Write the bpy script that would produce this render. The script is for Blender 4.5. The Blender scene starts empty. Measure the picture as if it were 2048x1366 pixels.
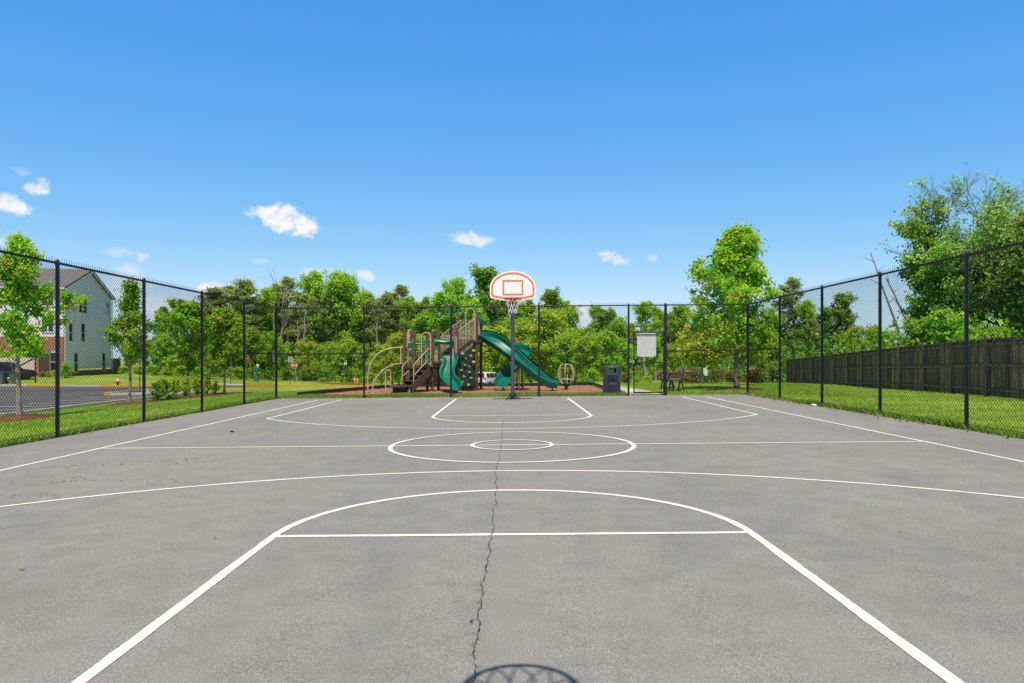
import bpy, math, random
import numpy as np
from mathutils import Vector, Matrix
R = math.radians
PI = math.pi
scene = bpy.context.scene
col = scene.collection
EYE = 1.34
F = 1435.0            # focal length in pixels of the 2048 px wide photograph
CX, HY = 1024.0, 714.0
SL = 0.0085           # cross fall of the court
random.seed(4)

# ------------------------------------------------------------------ terrain
CP = np.array([(-15,22,-.60),(-20.3,28,-1.06),(-20,37,-1.0),(-20,46,-1.02),(-21,59,-1.12),(-45,59,-1.06),(-65,59,-1.06),
 (-45,66,-.9),(-45,72,-.67),(-48,86,-.7),(-60,71,-.67),(-35,85,-1.1),(-12,30,-.35),(-13.4,50,-.95),(-22,68,-1.5),(-16,72,-1.75),(-10,60,-1.35),
 (0,79,-1.95),(-10,79,-1.95),(-25,96,-2.0),(0,105,-2.2),(-40,110,-2.1),(30,105,-1.8),(0,34,-.07),(0,50,-.98),(5,50,-.95),(6,30,0.02),(8,37,-.02),(7,27,.04),
 (14,22,.1),(16.5,32,-.12),(20,53,-.73),(15,45,-.35),(10,60,-.75),(25,30,0),(40,40,-.3),(60,80,-1),
 (-9,10,-.1),(-20.5,10,-1.06),(-30,18,-1.06),(-50,20,-1.06),(-45,40,-1.06),(12,12,.1),(20,12,.15),(10,-5,.09),(-10,-5,-.09),(0,-40,0),(-40,-30,-1),(40,-30,.2),
 (-19.5,58,-1.06),(-14,62,-1.22),(-17,60,-1.12),(-22.5,57.5,-1.08),(-9,26,-.12),(-4,30,-.05),(-6,34,-.12),(150,250,-2.2),(-150,250,-2.2),(150,60,-1.2),(-150,60,-1.1),(-120,-60,-1),(120,-60,0),(0,300,-2.2)], float)
def _tps(r2):
    return np.where(r2 > 1e-9, r2*np.log(np.maximum(r2, 1e-9)), 0.0)
_n = len(CP)
_A = np.zeros((_n+3, _n+3)); _d2 = ((CP[:,None,:2]-CP[None,:,:2])**2).sum(-1)
_A[:_n,:_n] = _tps(_d2) + np.eye(_n)*8.0
_A[:_n,_n] = 1; _A[:_n,_n+1:] = CP[:,:2]; _A[_n,:_n] = 1; _A[_n+1:,:_n] = CP[:,:2].T
_w = np.linalg.solve(_A, np.concatenate([CP[:,2], [0,0,0]]))
CY1 = 24.35; CX1 = 8.0
def GZ(x, y):
    x = np.atleast_1d(np.asarray(x, float)); y = np.atleast_1d(np.asarray(y, float))
    d2 = (x[:,None]-CP[None,:,0])**2 + (y[:,None]-CP[None,:,1])**2
    z = _tps(d2) @ _w[:_n] + _w[_n] + _w[_n+1]*x + _w[_n+2]*y
    z = np.clip(z, -2.4, .5)
    xc = np.clip(x, -CX1, CX1); yc = np.clip(y, -40, CY1)
    dist = np.hypot(x-xc, y-yc); t = np.clip(dist/3.0, 0, 1); t = t*t*(3-2*t)
    return SL*xc*(1-t) + z*t
def G(x, y): return float(GZ([x], [y])[0])
def X(px, d): return (px-CX)/F*d
def Z(y, d): return EYE-(y-HY)/F*d
def P(px, y, d): return Vector((X(px, d), d, Z(y, d)))

# ------------------------------------------------------------------ materials
def new_mat(name):
    m = bpy.data.materials.new(name); m.use_nodes = True
    nt = m.node_tree; nt.nodes.clear()
    out = nt.nodes.new('ShaderNodeOutputMaterial')
    return m, nt, out
def nd(nt, t, **k):
    n = nt.nodes.new('ShaderNode'+t)
    for a, v in k.items():
        if a.startswith('i_'): n.inputs[a[2:].replace('_', ' ')].default_value = v
        else: setattr(n, a, v)
    return n
def ramp(nt, stops, interp='LINEAR'):
    r = nt.nodes.new('ShaderNodeValToRGB'); r.color_ramp.interpolation = interp
    e = r.color_ramp.elements
    while len(e) > 1: e.remove(e[-1])
    e[0].position = stops[0][0]; e[0].color = (*stops[0][1], 1)
    for p, c in stops[1:]:
        q = e.new(p); q.color = (*c, 1)
    return r
def mixc(nt, fac, a, b, mode='MIX'):
    n = nt.nodes.new('ShaderNodeMix'); n.data_type = 'RGBA'; n.blend_type = mode
    L = nt.links
    for sock, v in ((n.inputs[0], fac), (n.inputs[6], a), (n.inputs[7], b)):
        if isinstance(v, (int, float)): sock.default_value = v
        elif isinstance(v, tuple): sock.default_value = (*v, 1)
        else: L.new(v, sock)
    return n.outputs[2]
def noise(nt, vec, scale, detail=4, rough=.55, dist=0.0):
    n = nt.nodes.new('ShaderNodeTexNoise'); n.inputs['Scale'].default_value = scale
    n.inputs['Detail'].default_value = detail; n.inputs['Roughness'].default_value = rough
    n.inputs['Distortion'].default_value = dist
    if vec is not None: nt.links.new(vec, n.inputs['Vector'])
    return n.outputs['Fac']
def coords(nt, kind='Object'):
    return nt.nodes.new('ShaderNodeTexCoord').outputs[kind]
def mapping(nt, vec, scale=(1,1,1), rot=(0,0,0)):
    m = nt.nodes.new('ShaderNodeMapping'); m.inputs['Scale'].default_value = scale; m.inputs['Rotation'].default_value = rot
    nt.links.new(vec, m.inputs['Vector']); return m.outputs['Vector']
def bump(nt, h, strength=.3, dist=.01):
    b = nt.nodes.new('ShaderNodeBump'); b.inputs['Strength'].default_value = strength; b.inputs['Distance'].default_value = dist
    nt.links.new(h, b.inputs['Height']); return b.outputs['Normal']
def principled(nt, out, colr, rough=.6, metal=0.0, normal=None, spec=.5):
    p = nt.nodes.new('ShaderNodeBsdfPrincipled')
    if isinstance(colr, tuple): p.inputs['Base Color'].default_value = (*colr, 1)
    else: nt.links.new(colr, p.inputs['Base Color'])
    if isinstance(rough, (int, float)): p.inputs['Roughness'].default_value = rough
    else: nt.links.new(rough, p.inputs['Roughness'])
    p.inputs['Metallic'].default_value = metal; p.inputs['Specular IOR Level'].default_value = spec
    if normal is not None: nt.links.new(normal, p.inputs['Normal'])
    nt.links.new(p.outputs[0], out.inputs[0]); return p
def simple(name, c, rough=.5, metal=0.0, var=.12, scale=6.0, spec=.5, bmp=0.0):
    m, nt, out = new_mat(name); v = coords(nt)
    n = noise(nt, v, scale, 5)
    r = ramp(nt, [(.3, tuple(x*(1-var) for x in c)), (.7, tuple(min(1, x*(1+var)) for x in c))]); nt.links.new(n, r.inputs[0])
    nm = bump(nt, noise(nt, v, scale*8, 3), bmp, .004) if bmp else None
    principled(nt, out, r.outputs[0], rough, metal, nm, spec)
    return m

def asphalt(name, c0, speck=.5, warm=(1,1,1)):
    m, nt, out = new_mat(name); v = coords(nt)
    big = noise(nt, v, .35, 4, .6); mid = noise(nt, v, 3.0, 5, .65); fine = noise(nt, v, 165, 2, .8); fine2 = noise(nt, v, 85, 3, .8)
    base = ramp(nt, [(.3, tuple(x*.92 for x in c0)), (.72, tuple(x*1.08 for x in c0))]); nt.links.new(big, base.inputs[0])
    big2 = noise(nt, mapping(nt, v, (.9,.22,1)), .8, 5, .6, .8)
    r2 = ramp(nt, [(.3, (.9,.9,.9)), (.7, (1.09,1.085,1.08))]); nt.links.new(mid, r2.inputs[0])
    c = mixc(nt, 1.0, base.outputs[0], r2.outputs[0], 'MULTIPLY')
    rb = ramp(nt, [(.30, (.93,.93,.935)), (.48, (1,1,1)), (.72, (1.045,1.04,1.035))]); nt.links.new(big2, rb.inputs[0]); c = mixc(nt, .9, c, rb.outputs[0], 'MULTIPLY')
    r3 = ramp(nt, [(.32, (.42,.42,.43)), (.47, (.93,.93,.93)), (.58, (1.12,1.11,1.1)), (.68, (1.9,1.87,1.83))]); nt.links.new(fine, r3.inputs[0])
    c = mixc(nt, speck, c, r3.outputs[0], 'MULTIPLY')
    r4 = ramp(nt, [(.32, (.72,.72,.73)), (.55, (1.03,1.03,1.03)), (.75, (1.2,1.18,1.16))]); nt.links.new(fine2, r4.inputs[0])
    c = mixc(nt, speck*.8, c, r4.outputs[0], 'MULTIPLY')
    vo = nd(nt, 'TexVoronoi', i_Scale=23.0); nt.links.new(v, vo.inputs['Vector'])
    r5 = ramp(nt, [(.0, (1,1,1)), (.035, (1,1,1)), (.06, (0,0,0))]); nt.links.new(vo.outputs['Distance'], r5.inputs[0])
    keep = ramp(nt, [(.60, (0,0,0)), (.70, (1,1,1))]); nt.links.new(noise(nt, v, 9, 2), keep.inputs[0])
    f = mixc(nt, 1.0, r5.outputs[0], keep.outputs[0], 'MULTIPLY')
    c = mixc(nt, f, c, (.5,.49,.46))
    principled(nt, out, c, .92, 0, bump(nt, fine2, .5, .006), .25)
    return m

M = {}
M['court'] = asphalt('court_asphalt', (.266,.268,.273), .85)
M['road'] = asphalt('road_asphalt', (.125,.125,.138), .5)
def paint(name, c, wear=.35):
    m, nt, out = new_mat(name); v = coords(nt)
    r = ramp(nt, [(.30, tuple(x*.72 for x in c)), (.5, c)]); nt.links.new(noise(nt, v, 40, 4, .7), r.inputs[0])
    r2 = ramp(nt, [(.36, (.40,.40,.40)), (.47, (1,1,1))]); nt.links.new(noise(nt, v, 110, 3, .75), r2.inputs[0])
    c2 = mixc(nt, wear, r.outputs[0], r2.outputs[0], 'MULTIPLY')
    principled(nt, out, c2, .8, 0, bump(nt, noise(nt, v, 60, 3), .4, .004), .3); return m
M['line'] = paint('court_line_paint', (.88,.85,.79), .75)
M['stall'] = paint('stall_line_paint', (.75,.75,.75))
M['yellow'] = paint('yellow_curb_paint', (.83,.42,.02))
M['concrete'] = simple('concrete', (.58,.54,.48), .9, var=.12, scale=2, bmp=.3)
M['crack'] = simple('crack_dark', (.05,.044,.04), 1.0, var=.5, scale=40)
M['stain'] = simple('stain_dark', (.13,.12,.115), .9, var=.4, scale=30)

def grass_mat():
    m, nt, out = new_mat('grass_ground'); v = coords(nt)
    big = noise(nt, v, .25, 5, .65); mid = noise(nt, v, 2.2, 6, .7); fine = noise(nt, mapping(nt, v, (1,1,.3)), 38, 3, .75)
    a = ramp(nt, [(.30, (.20,.315,.045)), (.5, (.28,.405,.065)), (.68, (.40,.475,.115))]); nt.links.new(big, a.inputs[0])
    b = ramp(nt, [(.28, (.62,.66,.55)), (.5, (1,1,1)), (.72, (1.4,1.3,1.15))]); nt.links.new(mid, b.inputs[0])
    c = mixc(nt, 1.0, a.outputs[0], b.outputs[0], 'MULTIPLY')
    f = ramp(nt, [(.3, (.40,.42,.38)), (.55, (1.05,1.05,1)), (.75, (1.5,1.45,1.2))]); nt.links.new(fine, f.inputs[0])
    c = mixc(nt, .85, c, f.outputs[0], 'MULTIPLY')
    wv = nd(nt, 'TexWave', i_Scale=.16, i_Distortion=1.2, i_Detail=2.0); wv.bands_direction = 'Y'
    nt.links.new(mapping(nt, v, (1,1,1), (0,0,.14)), wv.inputs['Vector'])
    s = ramp(nt, [(.3, (.86,.88,.82)), (.7, (1.15,1.12,1.05))]); nt.links.new(wv.outputs['Fac'], s.inputs[0])
    c = mixc(nt, .8, c, s.outputs[0], 'MULTIPLY')
    principled(nt, out, c, .9, 0, bump(nt, fine, .5, .02), .15); return m
M['grass'] = grass_mat()
def mulch_mat(name, c):
    m, nt, out = new_mat(name); v = coords(nt)
    vo = nd(nt, 'TexVoronoi', i_Scale=26.0); nt.links.new(mapping(nt, v, (1,2.2,1), (0,0,.6)), vo.inputs['Vector'])
    r = ramp(nt, [(0, tuple(x*.35 for x in c)), (.45, c), (1, tuple(min(1,x*1.7) for x in c))])
    sep = nd(nt, 'SeparateColor'); nt.links.new(vo.outputs['Color'], sep.inputs[0]); nt.links.new(sep.outputs[0], r.inputs[0])
    n = ramp(nt, [(.3, (.7,.7,.7)), (.7, (1.2,1.2,1.2))]); nt.links.new(noise(nt, v, 1.5, 4), n.inputs[0])
    principled(nt, out, mixc(nt, 1.0, r.outputs[0], n.outputs[0], 'MULTIPLY'), .95, 0, bump(nt, vo.outputs['Distance'], .9, .04), .1); return m
M['mulch'] = mulch_mat('bark_mulch', (.24,.10,.06))
M['chips'] = mulch_mat('wood_chips', (.50,.28,.16))

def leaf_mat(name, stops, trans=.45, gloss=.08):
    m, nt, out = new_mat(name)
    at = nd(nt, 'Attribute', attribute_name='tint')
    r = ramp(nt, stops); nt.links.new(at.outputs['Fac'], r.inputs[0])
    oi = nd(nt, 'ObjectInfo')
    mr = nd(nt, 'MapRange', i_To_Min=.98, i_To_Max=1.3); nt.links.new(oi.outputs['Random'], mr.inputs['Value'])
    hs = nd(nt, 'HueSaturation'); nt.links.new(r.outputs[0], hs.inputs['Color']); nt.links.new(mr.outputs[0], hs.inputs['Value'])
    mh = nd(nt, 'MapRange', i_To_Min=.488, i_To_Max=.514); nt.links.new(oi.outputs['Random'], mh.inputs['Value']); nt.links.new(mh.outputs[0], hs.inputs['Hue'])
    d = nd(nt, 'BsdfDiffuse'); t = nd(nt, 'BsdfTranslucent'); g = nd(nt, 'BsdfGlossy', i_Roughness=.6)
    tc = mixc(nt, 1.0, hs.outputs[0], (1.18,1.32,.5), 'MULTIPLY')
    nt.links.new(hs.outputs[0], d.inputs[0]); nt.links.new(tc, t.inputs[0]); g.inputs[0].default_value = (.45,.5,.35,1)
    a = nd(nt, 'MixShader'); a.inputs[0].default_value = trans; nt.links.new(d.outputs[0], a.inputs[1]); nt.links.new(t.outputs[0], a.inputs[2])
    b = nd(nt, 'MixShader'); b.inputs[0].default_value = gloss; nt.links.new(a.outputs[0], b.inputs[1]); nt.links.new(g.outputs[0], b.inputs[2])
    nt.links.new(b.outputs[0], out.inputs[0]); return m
M['leaf'] = leaf_mat('broad_leaves', [(0,(.06,.12,.012)),(.35,(.14,.32,.018)),(.6,(.27,.50,.03)),(.85,(.42,.58,.05)),(1,(.56,.60,.09))])
M['maple'] = leaf_mat('maple_leaves', [(0,(.06,.14,.014)),(.35,(.15,.35,.02)),(.6,(.27,.52,.028)),(.88,(.42,.58,.04)),(.97,(.56,.50,.07)),(1,(.60,.34,.10))], .45)
M['yellowleaf'] = leaf_mat('yellow_leaves', [(0,(.07,.13,.014)),(.35,(.19,.34,.018)),(.6,(.36,.49,.026)),(.85,(.54,.54,.04)),(1,(.62,.44,.06))])
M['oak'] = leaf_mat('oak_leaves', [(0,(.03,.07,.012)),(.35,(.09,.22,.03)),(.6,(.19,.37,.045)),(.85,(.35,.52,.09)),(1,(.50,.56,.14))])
M['pine'] = leaf_mat('pine_needles', [(0,(.06,.085,.025)),(.4,(.20,.25,.07)),(.7,(.33,.38,.10)),(1,(.46,.48,.15))], .35)
M['olive'] = leaf_mat('olive_leaves', [(0,(.05,.06,.012)),(.5,(.16,.15,.03)),(1,(.30,.25,.05))])
M['drygrass'] = leaf_mat('dry_grass', [(0,(.16,.12,.06)),(.5,(.30,.22,.12)),(1,(.45,.34,.2))])
M['blade'] = leaf_mat('grass_blades', [(0,(.13,.21,.024)),(.5,(.28,.44,.06)),(.85,(.46,.56,.13)),(1,(.64,.56,.22))], .3, .04)
M['blossom'] = leaf_mat('blossom_leaves', [(0,(.07,.12,.015)),(.6,(.3,.33,.03)),(1,(.6,.45,.04))])
M['dead'] = leaf_mat('dry_rusty_leaves', [(0,(.10,.06,.03)),(.5,(.28,.15,.08)),(1,(.42,.25,.14))])
M['bark'] = simple('bark', (.17,.14,.115), .95, var=.4, scale=14, bmp=.8)
M['palebark'] = simple('pale_bark', (.33,.29,.25), .95, var=.35, scale=12, bmp=.7)
M['pinebark'] = simple('pine_bark', (.22,.15,.105), .95, var=.4, scale=8, bmp=.8)
M['black'] = simple('black_vinyl', (.016,.016,.019), .42, var=.25, scale=9, spec=.5)
M['wire'] = simple('black_wire', (.006,.006,.007), .6, var=.1, spec=.15)
M['pole'] = simple('grey_blue_steel', (.085,.105,.125), .45, .2, var=.15, scale=5)
M['board'] = simple('backboard_white', (.88,.88,.88), .4, var=.02, scale=2)
M['orange'] = simple('backboard_orange', (.86,.19,.05), .45, var=.05)
M['red'] = simple('rim_red', (.62,.02,.02), .4, var=.1)
M['net'] = simple('net_white', (.8,.78,.74), .9, var=.08)
M['teal'] = simple('teal_plastic', (.0015,.175,.132), .36, var=.14, scale=2.5, spec=.5)
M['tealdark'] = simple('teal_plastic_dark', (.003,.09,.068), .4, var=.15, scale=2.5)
M['brown'] = simple('brown_steel', (.145,.058,.036), .45, var=.15, scale=4)
M['deck'] = simple('brown_deck', (.085,.052,.042), .8, var=.3, scale=20, bmp=.3)
M['beige'] = simple('beige_tube', (.58,.43,.34), .4, var=.1, scale=6)
M['climb'] = simple('dark_climbing_panel', (.012,.028,.022), .5, var=.3)
M['hold_green'] = simple('hold_green', (.10,.45,.22), .5)
M['hold_yellow'] = simple('hold_yellow', (.55,.55,.06), .5)
M['hold_pale'] = simple('hold_pale', (.5,.42,.36), .5)
M['border'] = simple('black_border', (.015,.015,.016), .6)
M['can'] = simple('blue_grey_coating', (.10,.125,.165), .5, var=.2, scale=12)
M['dark'] = simple('dark_inside', (.008,.008,.009), .9)
M['silver'] = simple('galvanised', (.5,.5,.5), .35, .8)
M['signback'] = simple('white_sign_panel', (.88,.88,.88), .5, var=.04, scale=3)
M['signred'] = simple('stop_red', (.62,.015,.02), .5, var=.05)
M['signwhite'] = simple('sign_white', (.8,.8,.8), .5, var=.04)
M['signgrey'] = simple('sign_aluminium', (.55,.57,.58), .45, .3)
M['post'] = simple('sign_post_steel', (.10,.09,.075), .7, .3)
M['slat'] = simple('brown_slats', (.20,.105,.07), .6, var=.3, scale=10)
M['cone'] = simple('cone_orange', (.8,.16,.02), .55)
M['greenbox'] = simple('green_box', (.02,.22,.12), .5)
M['carwhite'] = simple('white_car_paint', (.75,.75,.75), .25, var=.02)
M['cardark'] = simple('dark_car_paint', (.025,.025,.032), .22, var=.1)
M['carblue'] = simple('blue_grey_car_paint', (.045,.055,.09), .25, .2, var=.1)
M['carblack'] = simple('black_car_paint', (.012,.012,.014), .25)
M['glass'] = simple('dark_glass', (.02,.026,.032), .08, var=.1, spec=.8)
M['tyre'] = simple('tyre_rubber', (.015,.015,.015), .9)
M['rim'] = simple('alloy_rim', (.45,.45,.47), .3, .7)
M['tail'] = simple('tail_light_red', (.5,.012,.012), .2)
M['trim'] = simple('white_trim', (.78,.78,.77), .55, var=.04)
M['garage'] = simple('beige_garage_door', (.62,.54,.46), .6, var=.04)
M['bin'] = simple('grey_bin_plastic', (.10,.13,.15), .5)
M['binlid'] = simple('blue_bin_lid', (.06,.10,.30), .5)
M['paper'] = simple('paper_scrap', (.75,.75,.78), .9)
M['deadleaf'] = simple('dry_leaf', (.30,.13,.07), .9)
def siding():
    m, nt, out = new_mat('white_siding'); v = coords(nt)
    wv = nd(nt, 'TexWave', i_Scale=1.2, i_Distortion=0.0, wave_profile='SAW'); wv.bands_direction = 'Z'; nt.links.new(v, wv.inputs['Vector'])
    r = ramp(nt, [(0, (.78,.70,.80)), (.1, (.92,.82,.95)), (1, (.94,.84,.97))]); nt.links.new(wv.outputs['Fac'], r.inputs[0])
    n = ramp(nt, [(.3, (.95,.95,.95)), (.7, (1.03,1.03,1.03))]); nt.links.new(noise(nt, v, .8, 3), n.inputs[0])
    principled(nt, out, mixc(nt, 1.0, r.outputs[0], n.outputs[0], 'MULTIPLY'), .6, 0, bump(nt, wv.outputs['Fac'], .4, .02)); return m
M['siding'] = siding()
def brick():
    m, nt, out = new_mat('red_brick'); v = coords(nt)
    sx = nd(nt, 'SeparateXYZ'); nt.links.new(v, sx.inputs[0])
    ad = nd(nt, 'Math', operation='ADD'); nt.links.new(sx.outputs[0], ad.inputs[0]); nt.links.new(sx.outputs[1], ad.inputs[1])
    cb = nd(nt, 'CombineXYZ'); nt.links.new(ad.outputs[0], cb.inputs[0]); nt.links.new(sx.outputs[2], cb.inputs[1])
    b = nt.nodes.new('ShaderNodeTexBrick'); b.inputs['Scale'].default_value = 4.4
    b.inputs['Color1'].default_value = (.40,.145,.085,1); b.inputs['Color2'].default_value = (.27,.095,.06,1); b.inputs['Mortar'].default_value = (.42,.34,.29,1)
    b.inputs['Mortar Size'].default_value = .018; nt.links.new(cb.outputs[0], b.inputs['Vector'])
    principled(nt, out, b.outputs['Color'], .85, 0, bump(nt, b.outputs['Fac'], -.3, .01)); return m
M['brick'] = brick()
M['shingle'] = simple('roof_shingles', (.175,.168,.168), .95, var=.25, scale=5, bmp=.5)
def oldwood():
    m, nt, out = new_mat('weathered_fence_wood'); v = coords(nt)
    g = noise(nt, mapping(nt, v, (9,9,.6)), 2.5, 6, .7); l = noise(nt, mapping(nt, v, (5,5,.12)), 1.4, 3)
    r = ramp(nt, [(.3, (.065,.053,.048)), (.5, (.205,.165,.145)), (.72, (.50,.41,.36))]); nt.links.new(g, r.inputs[0])
    t = ramp(nt, [(.3, (.55,.57,.6)), (.55, (1,.97,.92)), (.75, (1.45,1.3,1.1))]); nt.links.new(l, t.inputs[0])
    ge = nd(nt, 'NewGeometry'); ri = ramp(nt, [(0,(.55,.60,.66)),(.35,(.85,.86,.86)),(.7,(1.15,1.08,.98)),(1,(1.75,1.5,1.2))]); nt.links.new(ge.outputs['Random Per Island'], ri.inputs[0])
    cc = mixc(nt, 1.0, mixc(nt, 1.0, r.outputs[0], t.outputs[0], 'MULTIPLY'), ri.outputs[0], 'MULTIPLY')
    principled(nt, out, cc, .95, 0, bump(nt, g, .5, .01), .15); return m
M['oldwood'] = oldwood()
M['caps'] = simple('pale_post_cap', (.5,.45,.38), .9, var=.2)

# ------------------------------------------------------------------ mesh builder
class MB:
    def __init__(s): s.v = []; s.f = []
    def add(s, vs, fs):
        n = len(s.v); s.v += [tuple(a) for a in vs]; s.f += [tuple(i+n for i in q) for q in fs]
        return s
    def box(s, c, size, rot=None):
        a, b, h = size[0]/2, size[1]/2, size[2]/2
        vs = [Vector((x*a, y*b, z*h)) for z in (-1,1) for y in (-1,1) for x in (-1,1)]
        if rot is not None:
            m = rot if isinstance(rot, Matrix) else Matrix.Rotation(rot, 3, 'Z')
            vs = [m @ q for q in vs]
        c = Vector(c)
        return s.add([q+c for q in vs], [(0,2,3,1),(4,5,7,6),(0,1,5,4),(2,6,7,3),(0,4,6,2),(1,3,7,5)])
    def bar(s, p, q, w, h):
        p, q = Vector(p), Vector(q); d = q-p; L = d.length; x = d/L
        up = Vector((0,0,1)) if abs(x.z) < .95 else Vector((0,1,0))
        y = up.cross(x).normalized(); z = x.cross(y)
        m = Matrix((x, y, z)).transposed()
        return s.box((p+q)/2, (L, w, h), m)
    def tube(s, pts, r, n=8, cap=True, closed=False):
        pts = [Vector(p) for p in pts]; k = len(pts)
        rs = r if isinstance(r, (list, tuple)) else [r]*k
        base = len(s.v); nrm = None
        for i in range(k):
            if closed: t = pts[(i+1) % k]-pts[i-1]
            else: t = pts[min(i+1, k-1)]-pts[max(i-1, 0)]
            if t.length < 1e-9: t = Vector((0,0,1))
            t.normalize()
            if nrm is None:
                nrm = t.orthogonal().normalized()
                nrm = (Vector((0,0,1)).cross(t)).normalized() if abs(t.z) < .99 else Vector((1,0,0))
            nrm = (nrm - t*nrm.dot(t))
            if nrm.length < 1e-6: nrm = t.orthogonal()
            nrm.normalize(); b = t.cross(nrm)
            for j in range(n):
                a = 2*PI*j/n
                s.v.append(tuple(pts[i] + (nrm*math.cos(a)+b*math.sin(a))*rs[i]))
        m = k if closed else k-1
        for i in range(m):
            for j in range(n):
                a = base+i*n+j; b2 = base+i*n+(j+1) % n; i2 = (i+1) % k
                s.f.append((a, b2, base+i2*n+(j+1) % n, base+i2*n+j))
        if cap and not closed:
            s.f.append(tuple(base+j for j in reversed(range(n)))); s.f.append(tuple(base+(k-1)*n+j for j in range(n)))
        return s
    def lathe(s, prof, n=20, c=(0,0,0), cap=True):
        base = len(s.v); c = Vector(c)
        for (r, z) in prof:
            for j in range(n):
                a = 2*PI*j/n; s.v.append((c.x+r*math.cos(a), c.y+r*math.sin(a), c.z+z))
        for i in range(len(prof)-1):
            for j in range(n):
                s.f.append((base+i*n+j, base+i*n+(j+1) % n, base+(i+1)*n+(j+1) % n, base+(i+1)*n+j))
        if cap:
            s.f.append(tuple(base+j for j in reversed(range(n)))); s.f.append(tuple(base+(len(prof)-1)*n+j for j in range(n)))
        return s
    def prism(s, outline, y0, y1, ax='Y'):
        # outline in (u, v): extruded along ax
        n = len(outline)
        mk = {'Y': lambda u, v, w: (u, w, v), 'Z': lambda u, v, w: (u, v, w), 'X': lambda u, v, w: (w, u, v)}[ax]
        vs = [mk(u, v, y0) for u, v in outline]+[mk(u, v, y1) for u, v in outline]
        fs = [tuple(range(n)), tuple(reversed(range(n, 2*n)))]+[(i, i+n, (i+1) % n+n, (i+1) % n) for i in range(n)]
        return s.add(vs, fs)
    def loft(s, secs, closed_sec=False, cap=False):
        base = len(s.v); n = len(secs[0])
        for q in secs: s.v += [tuple(p) for p in q]
        m = n if closed_sec else n-1
        for i in range(len(secs)-1):
            for j in range(m):
                s.f.append((base+i*n+j, base+i*n+(j+1) % n, base+(i+1)*n+(j+1) % n, base+(i+1)*n+j))
        if cap:
            s.f.append(tuple(base+j for j in reversed(range(n)))); s.f.append(tuple(base+(len(secs)-1)*n+j for j in range(n)))
        return s
    def build(s, name, mat, parent=None, world=False, smooth=False, bevel=0.0, kind=None, fixn=True):
        me = bpy.data.meshes.new(name)
        vs = s.v
        if world and parent is not None:
            mi = Matrix.Translation(parent.location) @ parent.rotation_euler.to_matrix().to_4x4()
            mi = mi.inverted(); vs = [tuple(mi @ Vector(q)) for q in vs]
        me.from_pydata(vs, [], s.f); me.update()
        if fixn:
            import bmesh
            bm = bmesh.new(); bm.from_mesh(me); bmesh.ops.recalc_face_normals(bm, faces=bm.faces); bm.to_mesh(me); bm.free()
        o = bpy.data.objects.new(name, me); col.objects.link(o); me.materials.append(mat)
        if smooth:
            for p in me.polygons: p.use_smooth = True
            try: me.set_sharp_from_angle(angle=R(40))
            except Exception: pass
        if bevel:
            md = o.modifiers.new('bevel', 'BEVEL'); md.width = bevel; md.segments = 2; md.limit_method = 'ANGLE'
        if parent is not None: o.parent = parent
        if kind: o['kind'] = kind
        return o

def tag(o, label, cat, group=None, kind=None):
    o['label'] = label; o['category'] = cat
    if group: o['group'] = group
    if kind: o['kind'] = kind
    return o
def thing(name, label, cat, loc=(0,0,0), rz=0.0, group=None):
    o = bpy.data.objects.new(name, None); col.objects.link(o); o.location = loc; o.rotation_euler = (0,0,rz)
    o.empty_display_size = .2
    return tag(o, label, cat, group)
def dup(root, loc, rz=0.0, scale=(1,1,1), label=None, group=None):
    r = root.copy(); col.objects.link(r); r.location = loc; r.rotation_euler = (0,0,rz); r.scale = scale
    if label: r['label'] = label
    if group: r['group'] = group
    for ch in list(root.children):
        c = ch.copy(); col.objects.link(c); c.parent = r
        for g in list(ch.children):
            d = g.copy(); col.objects.link(d); d.parent = c
    return r
def struct(o, name=None):
    o['kind'] = 'structure'; return o
# ------------------------------------------------------------------ ground
ROADC = [(-90,55),(-45,55),(-31,55.5),(-24,60.5),(-17,67),(-9,73),(0,78),(14,81),(45,84),(90,86)]
def seg_dist(px, py, pts):
    best = np.full(px.shape, 1e9)
    for (ax, ay), (bx, by) in zip(pts, pts[1:]):
        dx, dy = bx-ax, by-ay; t = np.clip(((px-ax)*dx+(py-ay)*dy)/(dx*dx+dy*dy), 0, 1)
        best = np.minimum(best, np.hypot(px-ax-t*dx, py-ay-t*dy))
    return best
def in_asphalt(x, y):
    lot = (x > -90) & (x < -20.05) & (y > 12) & (y < 58.9) & ~((x > -25.8) & (y > 46))
    return lot | (seg_dist(x, y, ROADC) < 3.6)
def grid(xs, ys, zf, name, mat, parent=None):
    xx, yy = np.meshgrid(xs, ys); zz = zf(xx.ravel(), yy.ravel())
    v = np.stack([xx.ravel(), yy.ravel(), zz], 1); nx, ny = len(xs), len(ys)
    i = (np.arange(ny-1)[:,None]*nx+np.arange(nx-1)[None,:]).ravel()
    f = np.stack([i, i+1, i+nx+1, i+nx], 1)
    me = bpy.data.meshes.new(name); me.from_pydata(v.tolist(), [], f.tolist()); me.update()
    for p in me.polygons: p.use_smooth = True
    o = bpy.data.objects.new(name, me); col.objects.link(o); me.materials.append(mat); o.parent = parent
    return o
xs = np.unique(np.round(np.concatenate([np.arange(-420,-90,15), np.arange(-90,-30,1.5), np.arange(-30,36,.75), np.arange(36,80,2), np.arange(80,421,15), [-8.02,-8.0,8.0,8.02]]), 3))
ys = np.unique(np.round(np.concatenate([np.arange(-60,-6,6), np.arange(-6,62,.75), np.arange(62,110,1.5), np.arange(110,520,15), [24.35,24.37,-5.99,-6.01]]), 3))
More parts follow.
